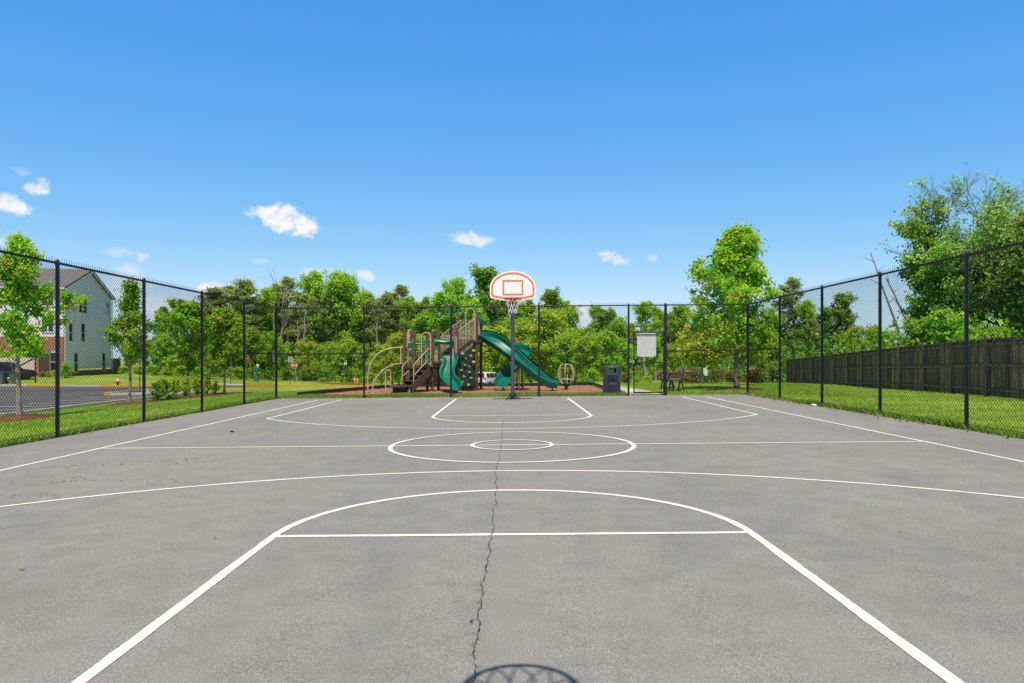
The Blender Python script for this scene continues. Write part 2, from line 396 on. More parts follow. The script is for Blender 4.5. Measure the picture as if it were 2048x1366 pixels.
def ground_z(x, y):
    z = np.concatenate([GZ(x[i:i+4000], y[i:i+4000]) for i in range(0, len(x), 4000)])
    court = (np.abs(x) < 8.01) & (y < 24.36) & (y > -6.0)
    z = np.where(court, z-.10, z+.012)
    return np.where(in_asphalt(x, y), z-.16, z)
struct(grid(xs, ys, ground_z, 'grass_ground', M['grass']))

# court slab, tilted, with its painted lines as children
court = MB()
def cz(x): return SL*x
court.add([(x, y, cz(x)+dz) for dz in (0,-.12) for x, y in ((-8.0,-6.0),(8.0,-6.0),(8.0,24.35),(-8.0,24.35))],
          [(0,1,2,3),(7,6,5,4),(0,4,5,1),(1,5,6,2),(2,6,7,3),(3,7,4,0)])
court = court.build('basketball_court', M['court'], kind='structure')
def ribbon(mb, pts, w, z0=.004, closed=False, zf=None):
    if closed: pts = list(pts)+[pts[0]]
    q_ = []
    for (a0, b0), (a1, b1) in zip(pts, pts[1:]):
        k = max(1, int(math.hypot(a1-a0, b1-b0)/.15)); q_ += [(a0+(a1-a0)*i/k, b0+(b1-b0)*i/k) for i in range(k)]
    pts = q_ if closed else q_+[pts[-1]]; rj = random.Random(len(pts))
    pts = [Vector((a, b)) for a, b in pts]; n = len(pts); L = []; base = len(mb.v)
    for i in range(n):
        a = pts[i-1] if (i or closed) else pts[0]; b = pts[(i+1) % n] if (i < n-1 or closed) else pts[-1]
        t = (b-a).normalized(); m = Vector((-t.y, t.x))
        # mitre
        if 0 < i < n-1 or closed:
            t1 = (pts[i]-a).normalized(); cosv = max(.5, m.dot(Vector((-t1.y, t1.x))))
        else: cosv = 1
        for s in (-.5, .5):
            q = pts[i]+m*(s*w/cosv+rj.gauss(0,.0022)); mb.v.append((q.x, q.y, (zf(q.x, q.y) if zf else cz(q.x))+z0))
    for i in range(n if closed else n-1):
        j = (i+1) % n
        mb.f.append((base+2*i, base+2*i+1, base+2*j+1, base+2*j))
    return mb
def arc(cx, cy, r, a0, a1, n=48): return [(cx+r*math.cos(R(a0+(a1-a0)*i/n)), cy+r*math.sin(R(a0+(a1-a0)*i/n))) for i in range(n+1)]
MID = 10.92; W = .062
def line(name, pts, w=W, z0=.004, closed=False):
    o = ribbon(MB(), pts, w, z0, closed).build(name, M['line'], court, fixn=False); o['kind'] = 'structure'; return o
B0, B1 = -1.4, 23.15
line('sideline', [(-6.27,B0),(-6.27,B1+.031)]); line('sideline', [(6.27,B0),(6.27,B1+.031)])
line('baseline', [(-6.235,B1),(6.235,B1)]); line('baseline', [(-6.235,B0),(6.235,B0)])
line('midcourt_line', [(-6.235,MID),(6.235,MID)], .06)
line('center_circle', arc(0,MID,1.83,0,360,96)[:-1], .07, .007, True)
line('inner_circle', arc(0,MID,.61,0,360,64)[:-1], .06, .009, True)
RA = 6.95
for s in (1, -1):
    def yy(d): return MID+s*(d-MID)     # mirrored about the middle
    cy = 20.35; h = math.sqrt(RA**2-5.5**2); a = math.degrees(math.atan2(h, 5.5))
    pts = [(-5.5, B1-.03)]+[(x, y) for x, y in arc(0, cy, RA, 180+a, 360-a, 80)]+[(5.5, B1-.03)]
    line('three_point_line', [(x, yy(y)) for x, y in pts])
    pts = [(-1.8, B1-.03)]+arc(0,16.43,1.8,180,360,60)+[(1.8, B1-.03)]
    line('key_line', [(x, yy(y)) for x, y in pts], W+.006, .004)
    line('free_throw_line', [(-1.765, yy(16.43)),(1.765, yy(16.43))], W)
# crack down the middle of the slab
rnd = random.Random(7); pts = []; y = -2.0; x = -.15; dr = 0
while y < 15.2:
    dr = dr*.3+rnd.uniform(-.020,.020); x += dr*.42; x += (-.155-.0012*y+.012*math.sin(y*1.3) - x)*.22
    pts.append((x, y)); y += rnd.uniform(.008,.026)*(1+max(0,y-3)*.12)
mb = MB()
for i in range(0, len(pts)-1):
    if rnd.random() < .10+.03*max(0, pts[i][1]-4): continue
    (x0,y0),(x1,y1) = pts[i], pts[i+1]; w0 = .0012+.0034*rnd.random()**2; w1 = .0012+.0034*rnd.random()**2; wm = 1+max(0, y0-4)*.03
    mb.add([(x0-w0*wm,y0,cz(x0)+.011),(x0+w0*wm,y0,cz(x0)+.011),(x1+w1*wm,y1,cz(x1)+.011),(x1-w1*wm,y1,cz(x1)+.011)], [(0,1,2,3)])
for i in range(3, len(pts)-3):
    if pts[i][1] < 7 and rnd.random() < .10:      # crumbled spots and short side branches
        x0, y0 = pts[i]; s_ = rnd.choice((-1,1)); L_ = rnd.uniform(.01,.05)
        mb.add([(x0,y0-.003,cz(x0)+.0105),(x0+s_*L_,y0+rnd.uniform(-.02,.02),cz(x0)+.0105),(x0,y0+.003,cz(x0)+.0105)], [(0,1,2)])
o = mb.build('crack', M['crack'], court, fixn=False); o['kind'] = 'structure'
# second faint diagonal hairlines and dark stains
mb = MB(); rnd = random.Random(11)
for (px, py, n, sx) in ((190,925,26,1.0),(130,955,18,.9),(320,915,22,1.1),(60,985,14,.6),(400,920,14,.8),(340,958,10,.5)):
    d = 1435*EYE/(py-HY); cx_ = X(px, d)
    for _ in range(n):
        a = cx_+rnd.gauss(0,.35*sx); b = d+rnd.gauss(0,.10)+.12*(a-cx_); r1 = rnd.uniform(.01,.035); r2 = rnd.uniform(.006,.016)
        mb.add([(a+r1*math.cos(t)*rnd.uniform(.6,1), b+r2*math.sin(t)*rnd.uniform(.6,1), cz(a)+.006) for t in np.linspace(0,2*PI,7)[:-1]], [tuple(range(6))])
o = mb.build('stain', M['stain'], court, fixn=False); o['kind'] = 'structure'

# parking lot, road, their paint and kerbs
lx = np.unique(np.concatenate([np.arange(-90,-20.0,1.5), [-20.05]])); ly = np.unique(np.concatenate([np.arange(12,46.1,1.5), [46.0]]))
lot = struct(grid(lx, ly, lambda a, b: GZ(a, b), 'parking_lot', M['road']))
lot2 = grid(np.unique(np.append(np.arange(-90,-25.9,1.5),-26.0)), np.arange(46,59.01,1.0), lambda a, b: GZ(a, b), 'parking_aisle', M['road'], lot)
struct(lot2)
def sweep_road(name, line_, w, z0, mat, n=9, parent=None):
    mb = MB(); P2 = []
    for (a, b), (c, d) in zip(line_, line_[1:]):
        L = math.hypot(c-a, d-b); k = max(1, int(L/1.5))
        P2 += [(a+(c-a)*i/k, b+(d-b)*i/k) for i in range(k)]
    P2.append(line_[-1]); P2 = [Vector(p) for p in P2]
    # smooth
    for _ in range(6): P2 = [P2[0]]+[(P2[i-1]+P2[i]*2+P2[i+1])/4 for i in range(1, len(P2)-1)]+[P2[-1]]
    secs = []
    for i, p in enumerate(P2):
        t = (P2[min(i+1, len(P2)-1)]-P2[max(i-1,0)]).normalized(); m = Vector((-t.y, t.x))
        secs.append([(p+m*w*(j/(n-1)-.5)) for j in range(n)])
    zz = GZ([q.x for s in secs for q in s], [q.y for s in secs for q in s]).reshape(len(secs), n)
    secs = [[(q.x, q.y, zz[i,j]+z0) for j, q in enumerate(s)] for i, s in enumerate(secs)]
    o = mb.loft(secs).build(name, mat, parent, fixn=False, smooth=True)
    return o
struct(sweep_road('road', ROADC, 7.4, .02, M['road']))
mb = MB()
for i, yv in enumerate(np.arange(14.5, 46, 2.34)):
    k = 8; 
    for j in range(k):
        x0 = -25.6+j*5.3/k; x1 = -25.6+(j+1)*5.3/k
        for a, b in ((x0, x1),):
            z0, z1 = G(a, yv), G(b, yv)
            mb.add([(a,yv-.08,z0+.035),(b,yv-.08,z1+.035),(b,yv+.08,z1+.035),(a,yv+.08,z0+.035)], [(0,1,2,3)])
struct(mb.build('stall_line', M['stall'], lot, fixn=False))
def kerb(name, pts, mat, w=.18, h=.15, step=1.2):
    P2 = []
    for (a, b), (c, d) in zip(pts, pts[1:]):
        k = max(1, int(math.hypot(c-a, d-b)/step)); P2 += [Vector((a+(c-a)*i/k, b+(d-b)*i/k)) for i in range(k)]
    P2.append(Vector(pts[-1])); secs = []
    for i, p in enumerate(P2):
        t = (P2[min(i+1,len(P2)-1)]-P2[max(i-1,0)]).normalized(); m = Vector((-t.y, t.x)); z = G(p.x, p.y)
        a, b = p+m*w/2, p-m*w/2
        secs.append([(a.x,a.y,z-.2),(a.x,a.y,z+h),(b.x,b.y,z+h),(b.x,b.y,z-.2)])
    return struct(MB().loft(secs, True, True).build(name, mat))
kerb('kerb', [(-75,59.05),(-39.9,59.05)], M['concrete'])
kerb('kerb', [(-39.9,59.05),(-36.8,59.05)], M['yellow'])
kerb('kerb', [(-36.8,59.05),(-33.8,59.05)], M['concrete'], .3)
kerb('kerb', [(-33.8,59.05),(-27.9,59.4)], M['yellow'])
kerb('kerb', [(-20,14),(-20,46),(-25.7,46.0)], M['concrete'])
kerb('kerb', [(-25.7,46.0),(-26.2,46.3),(-26.2,47.4)], M['yellow'], .25)
kerb('kerb', [(-26.2,47.4),(-26.2,50.6),(-25.6,51.1),(-22,51.4)], M['concrete'])
kerb('kerb', [(-28.6,65),(-27.4,65.6),(-26.7,66.0)], M['yellow'], .3)
kerb('kerb', [(-24.9,67.0),(-21.3,69.8),(-17,73.0),(-13,75.6)], M['yellow'], .3, .2)
kerb('kerb', [(-13,75.6),(-9,78.2),(0,82.3),(14,85.2),(40,88)], M['concrete'])
def pad(name, poly_xy, mat, z0=.03, sub=6, kind='structure', h=.0):
    # quad patch conforming to the terrain
    (a, b, c, d) = [Vector(p) for p in poly_xy]; secs = []
    for i in range(sub+1):
        u = i/sub; l = a.lerp(d, u); r = b.lerp(c, u); row = []
        for j in range(sub+1):
            q = l.lerp(r, j/sub); row.append((q.x, q.y, G(q.x, q.y)+z0))
        secs.append(row)
    o = MB().loft(secs).build(name, mat, fixn=False); o['kind'] = kind; return o
pad('pavement_ramp', [(-26.6,66.2),(-24.95,67.1),(-24.6,72.5),(-29.5,70.6)], M['concrete'], .06)
pad('path', [(3.95,24.36),(5.2,24.36),(4.75,31.2),(4.0,31.2)], M['concrete'], .035, 10)
pad('path', [(-6,34.3),(5.2,34.3),(5.2,35.7),(-6,35.7)], M['concrete'], .045, 14)
pad('path', [(4.02,31.21),(4.75,31.21),(5.2,34.29),(4.0,34.29)], M['concrete'], .035, 8)
# the playground's bed of wood chips with its black border
BED = [(-7.45,25.0),(-6.35,29.5),(-5.3,33.6),(3.75,33.6),(3.55,26.0),(-6.9,25.0)]
secs = []
for i in range(25):
    yv = 25.25+(33.55-25.25)*i/24
    xl = np.interp(yv, [25,29.5,33.6], [-7.4,-6.35,-5.3]); xr = np.interp(yv, [25,26,33.6], [3.5,3.55,3.75])
    secs.append([(xl+(xr-xl)*j/40, yv, G(xl+(xr-xl)*j/40, yv)+.03+.02*math.sin(j*1.7+i*2.1)*math.sin(i*.9)) for j in range(41)])
struct(MB().loft(secs).build('playground_surface', M['chips'], smooth=True, fixn=False))
mb = MB()
for a, b in zip(BED[:4], BED[1:5]):
    k = max(1, int(math.dist(a, b)/1.2))
    for i in range(k):
        p = (a[0]+(b[0]-a[0])*i/k, a[1]+(b[1]-a[1])*i/k); q = (a[0]+(b[0]-a[0])*(i+1)/k, a[1]+(b[1]-a[1])*(i+1)/k)
        mb.bar((p[0],p[1],G(*p)+.07), (q[0],q[1],G(*q)+.07), .10, .20)
tag(mb.build('border_edging', M['border']), 'low black timber edging around the bed of wood chips', 'edging')
def mound(name, cx_, cy_, rx, ry, h=.14, mat='mulch', rot=0.0):
    secs = []; n = 28
    for i in range(8):
        u = i/7; row = []
        for j in range(n):
            a = 2*PI*j/n; w = 1+.08*math.sin(3*a+cx_)+.05*math.sin(7*a)
            ex, ey = rx*u*w*math.cos(a), ry*u*w*math.sin(a)
            q = (cx_+ex*math.cos(rot)-ey*math.sin(rot), cy_+ex*math.sin(rot)+ey*math.cos(rot)); row.append((*q, G(*q)+h*(1-u**2.2)-(.03 if i == 7 else 0)+.02))
        secs.append(row)
    o = MB().loft(secs, True).build(name, M[mat], smooth=True, fixn=False); return struct(o)
mound('mulch_bed', X(40,22), 21.8, 1.5, 1.1, .16)
mound('mulch_bed', -16.9, 32.0, 1.3, 1.2, .14)
mound('mulch_bed', -16.9, 37.6, 1.9, 5.2, .12, rot=.02)
mound('mulch_bed', -17.2, 43.2, 1.3, 1.5, .12)
mound('mulch_bed', X(1473,27.4), 27.4, 1.0, .9, .10)
mound('mulch_bed', X(1405,36), 36, .95, .9, .10)
mound('mulch_bed', X(1425,46), 46, 1.3, 1.1, .10)
mound('mulch_bed', X(1245,50), 50, 2.6, 1.2, .1)
mound('mulch_bed', X(690,84), 84, 3.2, 1.6, .15)
mound('mulch_bed', X(1520,50), 50, 5, 1.2, .1)

# ------------------------------------------------------------------ chain link fence
FH = 3.05
_panels = {}
def panel_mesh(w, h, top=True):
    key = (round(w, 3), round(h, 3), top)
    if key in _panels: return _panels[key]
    mb = MB(); p = .0725; r = .0030
    def strut(a, b, off):
        # thin three-sided prism in the x-z plane, slightly off plane
        a, b = Vector((a[0], off, a[1])), Vector((b[0], off, b[1])); t = (b-a).normalized(); n1 = Vector((-t.z,0,t.x)); vs = []
        for q in (a, b): vs += [q+n1*r, q-n1*r*.5+Vector((0,r*.87,0)), q-n1*r*.5-Vector((0,r*.87,0))]
        mb.add(vs, [(0,1,4,3),(1,2,5,4),(2,0,3,5)])
    SEG = .29
    for s in (1, -1):
        k0 = int(math.floor((-h if s > 0 else 0)/p)); k1 = int(math.ceil((w if s > 0 else w+h)/p))
        for k in range(k0, k1+1):
            x0 = k*p   # line: x = x0 + s*z
            zs = sorted(((0-x0)/s, (w-x0)/s)); z0, z1 = max(0, zs[0]), min(h, zs[1])
            if z1-z0 < .01: continue
            m = max(1, int((z1-z0)/SEG+.5))
            for i in range(m):
                za, zb = z0+(z1-z0)*i/m, z0+(z1-z0)*(i+1)/m
                strut((x0+s*za, za), (x0+s*zb, zb), .0028*s)
    if top:
        k = 0
        while k*p < w:
            x = k*p+.01
            for dx in (-.007, .007): strut((x+dx, h-.01), (x-dx*.6, h+.055+.008*((k*7) % 3)), 0)
            k += 1
    me = bpy.data.meshes.new('mesh_panel'); me.from_pydata(mb.v, [], mb.f); me.update(); me.materials.append(M['wire'])
    _panels[key] = me; return me
def add_panel(parent, p, q, h, z0, top=True, name='mesh_panel'):
    # p, q in parent's local frame
    p, q = Vector(p), Vector(q); d = q-p; w = d.length
    o = bpy.data.objects.new(name, panel_mesh(w, h, top)); col.objects.link(o); o.parent = parent
    o.location = (p.x, p.y, p.z+z0); o.rotation_euler = (0, -math.asin(d.z/w), math.atan2(d.y, d.x)); return o
def post(parent, p, r=.032, h=FH+.02, cap=True):
    mb = MB().lathe([(r, -.1),(r, h-.01)], 12, p)
    mb.lathe([(r*1.18, h-.05),(r*1.18, h),(r*.75, h+.035),(r*.2, h+.05)], 12, p)
    for z in (.25, .75, 1.25, 1.75, 2.25, 2.75): mb.lathe([(r*1.16, z),(r*1.16, z+.022)], 12, p)
    return mb.build('post', M['black'], parent, smooth=True)
def rail(parent, p, q, r=.021, name='rail'):
    return MB().tube([p, q], r, 10).build(name, M['black'], parent, smooth=True)
def wirel(parent, p, q): return MB().tube([p, q], .004, 6).build('tension_wire', M['black'], parent)
LD = [24.2, 21.3, 18.4, 15.5, 12.55, 9.6, 6.65, 3.7]
for sx, lab in ((-1, 'tall black chain link fence between the court and the parking lot'), (1, 'tall black chain link fence between the court and the wooden fence')):
    fx = 7.95*sx; f = thing('chain_link_fence', lab, 'fence', (fx, 24.2, SL*fx), 0)
    for i, d in enumerate(LD):
        if i > 0: post(f, (0, d-24.2, 0), .034)
        if i < len(LD)-1:
            e = LD[i+1]
            add_panel(f, (0.02*-sx, d-24.2-.03, 0), (0.02*-sx, e-24.2+.03, 0), FH, .02)
            rail(f, (0,d-24.2,FH), (0,e-24.2,FH))
            wirel(f, (-.02*sx,d-24.2,.10), (-.02*sx,e-24.2,.10))
            if i == 0: rail(f, (0,d-24.2,1.52), (0,e-24.2,1.52), .019)
BX = [-7.95, -4.99, -2.06, .91, 3.93, 5.18, 7.95]
fb = thing('chain_link_fence', 'tall black chain link fence along the playground end of the court', 'fence', (0, 24.2, 0))
for i, x in enumerate(BX):
    post(fb, (x,0,cz(x)), .048 if i == 5 else (.040 if i in (0,6) else .034))
    if i < len(BX)-1:
        e = BX[i+1]
        rail(fb, (x,0,cz(x)+FH), (e,0,cz(e)+FH))
        if i != 4:
            add_panel(fb, (x+.03,-.025,cz(x)), (e-.03,-.025,cz(e)), FH, .02); wirel(fb, (x,-.02,cz(x)+.1), (e,-.02,cz(e)+.1))
        else:
            add_panel(fb, (x+.03,0,cz(x)+2.335), (e-.03,0,cz(e)+2.335), FH-2.335, 0); rail(fb, (x,0,cz(x)+2.335), (e,0,cz(e)+2.335), .018)
        if i in (0, 3, 5): rail(fb, (x,0,cz(x)+1.50), (e,0,cz(e)+1.50), .019)
# gate
gx0, gx1 = X(1268,24.2), X(1327.5,24.2); gz = cz(4.5)
g = thing('gate', 'narrow black mesh gate in the back fence carrying a white panel', 'gate', (gx0, 24.2, gz))
wg = gx1-gx0
mb = MB()
for x in (0, wg): mb.tube([(x,0,.09),(x,0,2.17)], .023, 10)
for z in (.11, 2.15): mb.tube([(-.0,0,z),(wg,0,z)], .022, 10)
mb.tube([(0,0,1.12),(wg,0,1.12)], .019, 10)
mb.build('gate_frame', M['black'], g, smooth=True)
add_panel(g, (.02,-.03,0), (wg-.02,-.03,0), 2.02, .12, False)
MB().box((-.09,-.01,1.16), (.17,.03,.035)).box((-.03,-.03,1.14), (.05,.05,.12)).tube([(-.14,-.02,1.10),(-.14,-.02,1.22)], .012, 8).build('latch', M['silver'], g)
for z in (.35, 1.95): MB().box((wg+.03,-.02,z), (.09,.06,.05)).lathe([(.03,-.06),(.03,.06)], 10, (wg+.035,-.04,z)).build('hinge', M['black'], g)
sg = MB()
x0, x1, z0, z1 = X(1274,24.26), X(1312,24.26), Z(713.5,24.26), Z(666,24.26)
def rrect(x0, x1, z0, z1, r, n=4):
    o = []
    for cx_, cz_, a0 in ((x1-r, z0+r, -90),(x1-r, z1-r, 0),(x0+r, z1-r, 90),(x0+r, z0+r, 180)):
        o += [(cx_+r*math.cos(R(a0+90*i/n)), cz_+r*math.sin(R(a0+90*i/n))) for i in range(n+1)]
    return o
sroot = thing('sign_panel', 'blank white rectangular panel hung behind the mesh of the gate', 'sign', ((x0+x1)/2, 24.26, z0))
MB().prism(rrect(x0, x1, z0, z1, .04), 24.255, 24.259).build('panel', M['signback'], sroot, world=True)
for a, b in ((.5,.94),(.08,.95),(.92,.95),(.08,.05),(.92,.05)): MB().tube([(x0+(x1-x0)*a, 24.245, z0+(z1-z0)*b),(x0+(x1-x0)*a, 24.254, z0+(z1-z0)*b)], .016, 8).build('bolt', M['black'], sroot, world=True)

# ------------------------------------------------------------------ basketball hoops
def fan(sx, sz, cz_, ins=0.0):
    hw = .685-ins; o = [(0, .0+ins*1.02), (.60-ins*.6, .105+ins), (.655-ins*.8, .13+ins*.9), (hw, .185+ins*.7), (hw, .42)]
    t = [(hw*math.cos(a), .42+(.51-ins)*math.sin(a)) for a in np.linspace(0, PI, 33)[1:-1]]
    l = [(-x, z) for x, z in reversed(o[1:])]
    return [(x*sx, z*sz+cz_) for x, z in o]+[(x*sx, z*sz+cz_) for x, z in t]+[(x*sx, z*sz+cz_) for x, z in l]
def make_hoop(label, bx, pole_y, reach):
    # local frame: pole at the origin, board towards -y
    h = thing('basketball_hoop', label, 'basketball hoop', (bx, pole_y, cz(bx)))
    MB().tube([(0,0,-.1),(0,0,3.25),(0,-.05,3.38),(0,-.12,3.42)], .062, 20).lathe([(.11,-.02),(.11,.012),(.07,.03)], 20).build('pole', M['pole'], h, smooth=True)
    mb = MB()
    for s in (-1, 1):
        mb.tube([(s*.05,-.03,3.25),(s*.22,-reach+.05,3.60)], .03, 10).tube([(s*.05,-.03,2.95),(s*.22,-reach+.05,3.14)], .03, 10)
    mb.box((0,-reach+.045,3.37), (.52,.04,.55)); mb.build('support_arm', M['pole'], h)
    by = -reach; zb = 2.965
    bd = MB().prism(fan(1,1,zb), by-.018, by+.018).build('backboard', M['board'], h, bevel=.006)
    out_, inn = fan(1,1,zb,.045), fan(1,1,zb,.098); n = len(out_)
    MB().add([(x,by-.0215,z) for x, z in out_]+[(x,by-.0215,z) for x, z in inn], [(i,(i+1) % n,n+(i+1) % n,n+i) for i in range(n)]).build('border_stripe', M['orange'], bd)
    mb = MB(); w2, z0, z1, t = .305, 3.17, 3.625, .048
    for (a, b, c, d) in ((-w2,-w2+t,z0,z1),(w2-t,w2,z0,z1),(-w2+t,w2-t,z1-t,z1),(-w2+t,w2-t,z0,z0+t)):
        mb.add([(a,by-.0215,c),(b,by-.0215,c),(b,by-.0215,d),(a,by-.0215,d)], [(0,1,2,3)])
    mb.build('target_square', M['orange'], bd)
    ry = by-.02-.15-.23
    rm = MB().tube([(.235*math.cos(a), ry+.235*math.sin(a), 3.05) for a in np.linspace(0,2*PI,41)[:-1]], .0135, 8, closed=True)
    rm.tube([(.243*math.cos(a), ry+.243*math.sin(a), 3.026) for a in np.linspace(0,2*PI,41)[:-1]], .0105, 8, closed=True)
    rm.box((0,by-.075,3.052), (.17,.13,.016)).box((0,by-.027,3.0), (.16,.012,.15)).bar((-.07,by-.03,2.95),(-.13,ry+.19,3.03),.015,.012).bar((.07,by-.03,2.95),(.13,ry+.19,3.03),.015,.012)
    rm = rm.build('rim', M['red'], h, smooth=True)
    mb = MB(); ns = 12
    def nr(t): return .232-.105*min(1,t*1.35)+.01*math.sin(t*9)
    for k in range(ns):
        for s in (-1, 1):
            pts = []
            for i in range(9):
                t = i/8; a = 2*PI*(k+s*t*1.5)/ns+.06*math.sin(k*2.3+i); r_ = nr(t)
                pts.append((r_*math.cos(a), ry+r_*math.sin(a)+.015*t, 3.045-.43*t+.012*math.sin(k*1.7+i*1.3)))
            mb.tube(pts, .0055, 5)
    mb.build('net', M['net'], rm)
    return h
make_hoop('fan shaped white backboard with orange stripe on a grey pole before the playground', X(1025.5,23.3), 23.3, 2.0)
hn = make_hoop('basketball hoop whose rim shadow falls on the asphalt inside the key', 0.03, 0.0, 2.0)
hn.location = (.035, -1.07, 0); hn.rotation_euler = (0,0,PI)
# ------------------------------------------------------------------ litter bin, bench, spinner
cx_, cy_ = X(1223.5,25.0), 25.0; g0 = G(cx_, cy_)
c = thing('trash_can', 'round blue grey slatted litter bin with hooded top beside the gate', 'trash can', (cx_, cy_, g0))
MB().lathe([(.255,.03),(.255,.70)], 24).lathe([(.25,.70),(.25,.705)], 24).build('liner', M['dark'], c)
mb = MB(); ns = 40
for k in range(ns):
    a = 2*PI*k/ns; 
    mb.tube([(.295*math.cos(a),.295*math.sin(a),.03),(.295*math.cos(a),.295*math.sin(a),.72)], .0135, 5)
for z in (.04, .39, .715): mb.lathe([(.305,z-.025),(.305,z+.025),(.28,z+.025),(.28,z-.025),(.305,z-.025)], 40, cap=False)
mb.build('basket', M['can'], c)
mb = MB(); n = 64; rr = .305
for k in range(n):
    a0, a1 = 2*PI*k/n, 2*PI*(k+1)/n; am = (a0+a1)/2; q = (am+PI/4) % (PI/2)-PI/4
    for (z0, z1, op) in ((.74,.765,False),(.765,.925,True),(.925,.965,False)):
        if op and abs(q) < .44: continue
        mb.add([(rr*math.cos(a),rr*math.sin(a),z) for z in (z0,z1) for a in (a0,a1)]+[((rr-.02)*math.cos(a),(rr-.02)*math.sin(a),z) for z in (z0,z1) for a in (a0,a1)],
               [(0,1,3,2),(4,6,7,5),(0,2,6,4),(1,5,7,3),(2,3,7,6),(0,4,5,1)])
mb.lathe([(rr,.965),(rr*.93,.995),(rr*.6,1.01),(.02,1.015)], 40, cap=False); mb.build('hood', M['can'], c)
# bench facing the playground, long axis away from the court
bx, by = X(1353,26.3), 26.3; g0 = G(bx, by)
b = thing('park_bench', 'nearer park bench with brown slats and black iron arms, right of the gate', 'bench', (bx, by, g0), R(-12.8), 'park benches seen end on')
for yy_ in (0, 1.75):
    mb = MB(); w = .045
    mb.tube([(-.27,yy_,0),(-.24,yy_,.2),(-.20,yy_,.42)], .026, 8).tube([(.28,yy_,0),(.22,yy_,.22),(.16,yy_,.42)], .026, 8)
    mb.tube([(.05,yy_,.0),(.09,yy_,.2),(.13,yy_,.40)], .022, 8).tube([(-.12,yy_,0),(-.14,yy_,.2),(-.17,yy_,.4)], .022, 8)
    mb.tube([(-.27,yy_,.44),(0,yy_,.41),(.17,yy_,.42)], .026, 8).tube([(.16,yy_,.40),(.20,yy_,.60),(.27,yy_,.86)], .026, 8)
    mb.tube([(.22,yy_,.62),(.05,yy_,.665),(-.15,yy_,.67),(-.26,yy_,.63),(-.28,yy_,.55),(-.23,yy_,.44)], .022, 8)
    mb.build('end_frame', M['black'], b, smooth=True)
mb = MB()
for i in range(5): mb.box((-.24+i*.093,.875,.463-.012*math.sin(i*.8)), (.078,1.8,.026))
mb.build('seat', M['slat'], b, bevel=.004)
mb = MB()
for i in range(5):
    t = i/4; mb.box((.165+.085*t,.875,.54+.30*t), (.026,1.8,.062), Matrix.Rotation(.26, 3, 'Y'))
mb.build('backrest', M['slat'], b, bevel=.004)
b2 = (X(1335,28.9), 28.9); dup(b, (*b2, G(*b2)), R(-12.4), label='farther park bench partly hidden behind the thick gate post', group='park benches seen end on')
sx_, sy_ = X(1132.5,28.2), 28.2; g0 = G(sx_, sy_); s_ = thing('spinner', 'small beige globe shaped spinner cage standing right of the slides', 'playground spinner', (sx_, sy_, g0))
MB().lathe([(.07,-.05),(.07,.16),(.16,.17),(.16,.20),(.05,.22)], 14).build('base_post', M['brown'], s_)
mb = MB(); prof = [(.06,.22),(.20,.28),(.29,.42),(.335,.62),(.32,.80),(.24,.98),(.15,1.02)]
for k in range(6):
    a = 2*PI*k/6+.3; mb.tube([(r*math.cos(a), r*math.sin(a), z) for r, z in prof], .018, 8)
for r, z in ((.30,.44),(.15,1.02)): mb.tube([(r*math.cos(a), r*math.sin(a), z) for a in np.linspace(0,2*PI,25)[:-1]], .018, 8, closed=True)
mb.build('cage', M['beige'], s_, smooth=True)
MB().lathe([(.03,.22),(.26,.24),(.26,.27),(.03,.28)], 18).build('footplate', M['tealdark'], s_)
# ------------------------------------------------------------------ play structure
def U(u, v, d): return P(720+u/4.876, 600+v/4.876, d)
px0 = X(890, 27.4); ps = thing('play_structure', 'brown and beige playground climbing frame with teal slides behind the back fence', 'playground', (px0, 27.4, G(px0, 27.4)))
GP = ps.location.z
def tb(name, pts, r=.02, mat='beige', n=8, par=None):
    return MB().tube(pts, r, n).build(name, M[mat], par or ps, world=True, smooth=True)
def smooth_path(pts, k=6):
    pts = [Vector(p) for p in pts]; o = []
    for i in range(len(pts)-1):
        p0, p1, p2, p3 = pts[max(i-1,0)], pts[i], pts[i+1], pts[min(i+2,len(pts)-1)]
        for j in range(k):
            t = j/k; o.append(.5*((2*p1)+(p2-p0)*t+(2*p0-5*p1+4*p2-p3)*t*t+(3*p1-p0-3*p2+p3)*t**3))
    o.append(pts[-1]); return o
def pole_at(u, vtop, d, r=.057, zb=None):
    a = U(u, vtop, d); z0 = GP-.1 if zb is None else zb
    mb = MB().lathe([(r, z0),(r, a.z-.01),(r*.85, a.z+.02),(.02, a.z+.035)], 12, (a.x, a.y, 0))
    return mb.build('post', M['brown'], ps, world=True, smooth=True)
FD, BD = 27.2, 28.7
for u, v, d in ((432,295,FD+.1),(530,315,FD),(495,310,BD),(703,310,FD),(765,275,BD-.2),(655,330,BD),(942,275,FD+.1),(1138,150,FD+.1),(1180,240,BD-.3),(965,158,BD),(905,300,BD)):
    pole_at(u, v, d)
def deck(u0, u1, d0, d1, z, name='deck', t=.09):
    a, b = X(720+u0/4.876, d0), X(720+u1/4.876, d0)
    mb = MB().box(((a+b)/2, (d0+d1)/2, z-t/2), (b-a, d1-d0, t))
    for i in range(5): mb.box(((a+b)/2, d0+.05+(d1-d0-.1)*i/4, z-t-.03), (b-a-.06, .04, .06))
    return mb.build(name, M['deck'], ps, world=True, bevel=.008)
Z1, Z2, Z3 = .99, 1.17, 1.98
deck(432,703,FD,BD,Z1); deck(706,942,FD,BD,Z2); deck(1098,1180,FD,BD,Z3)
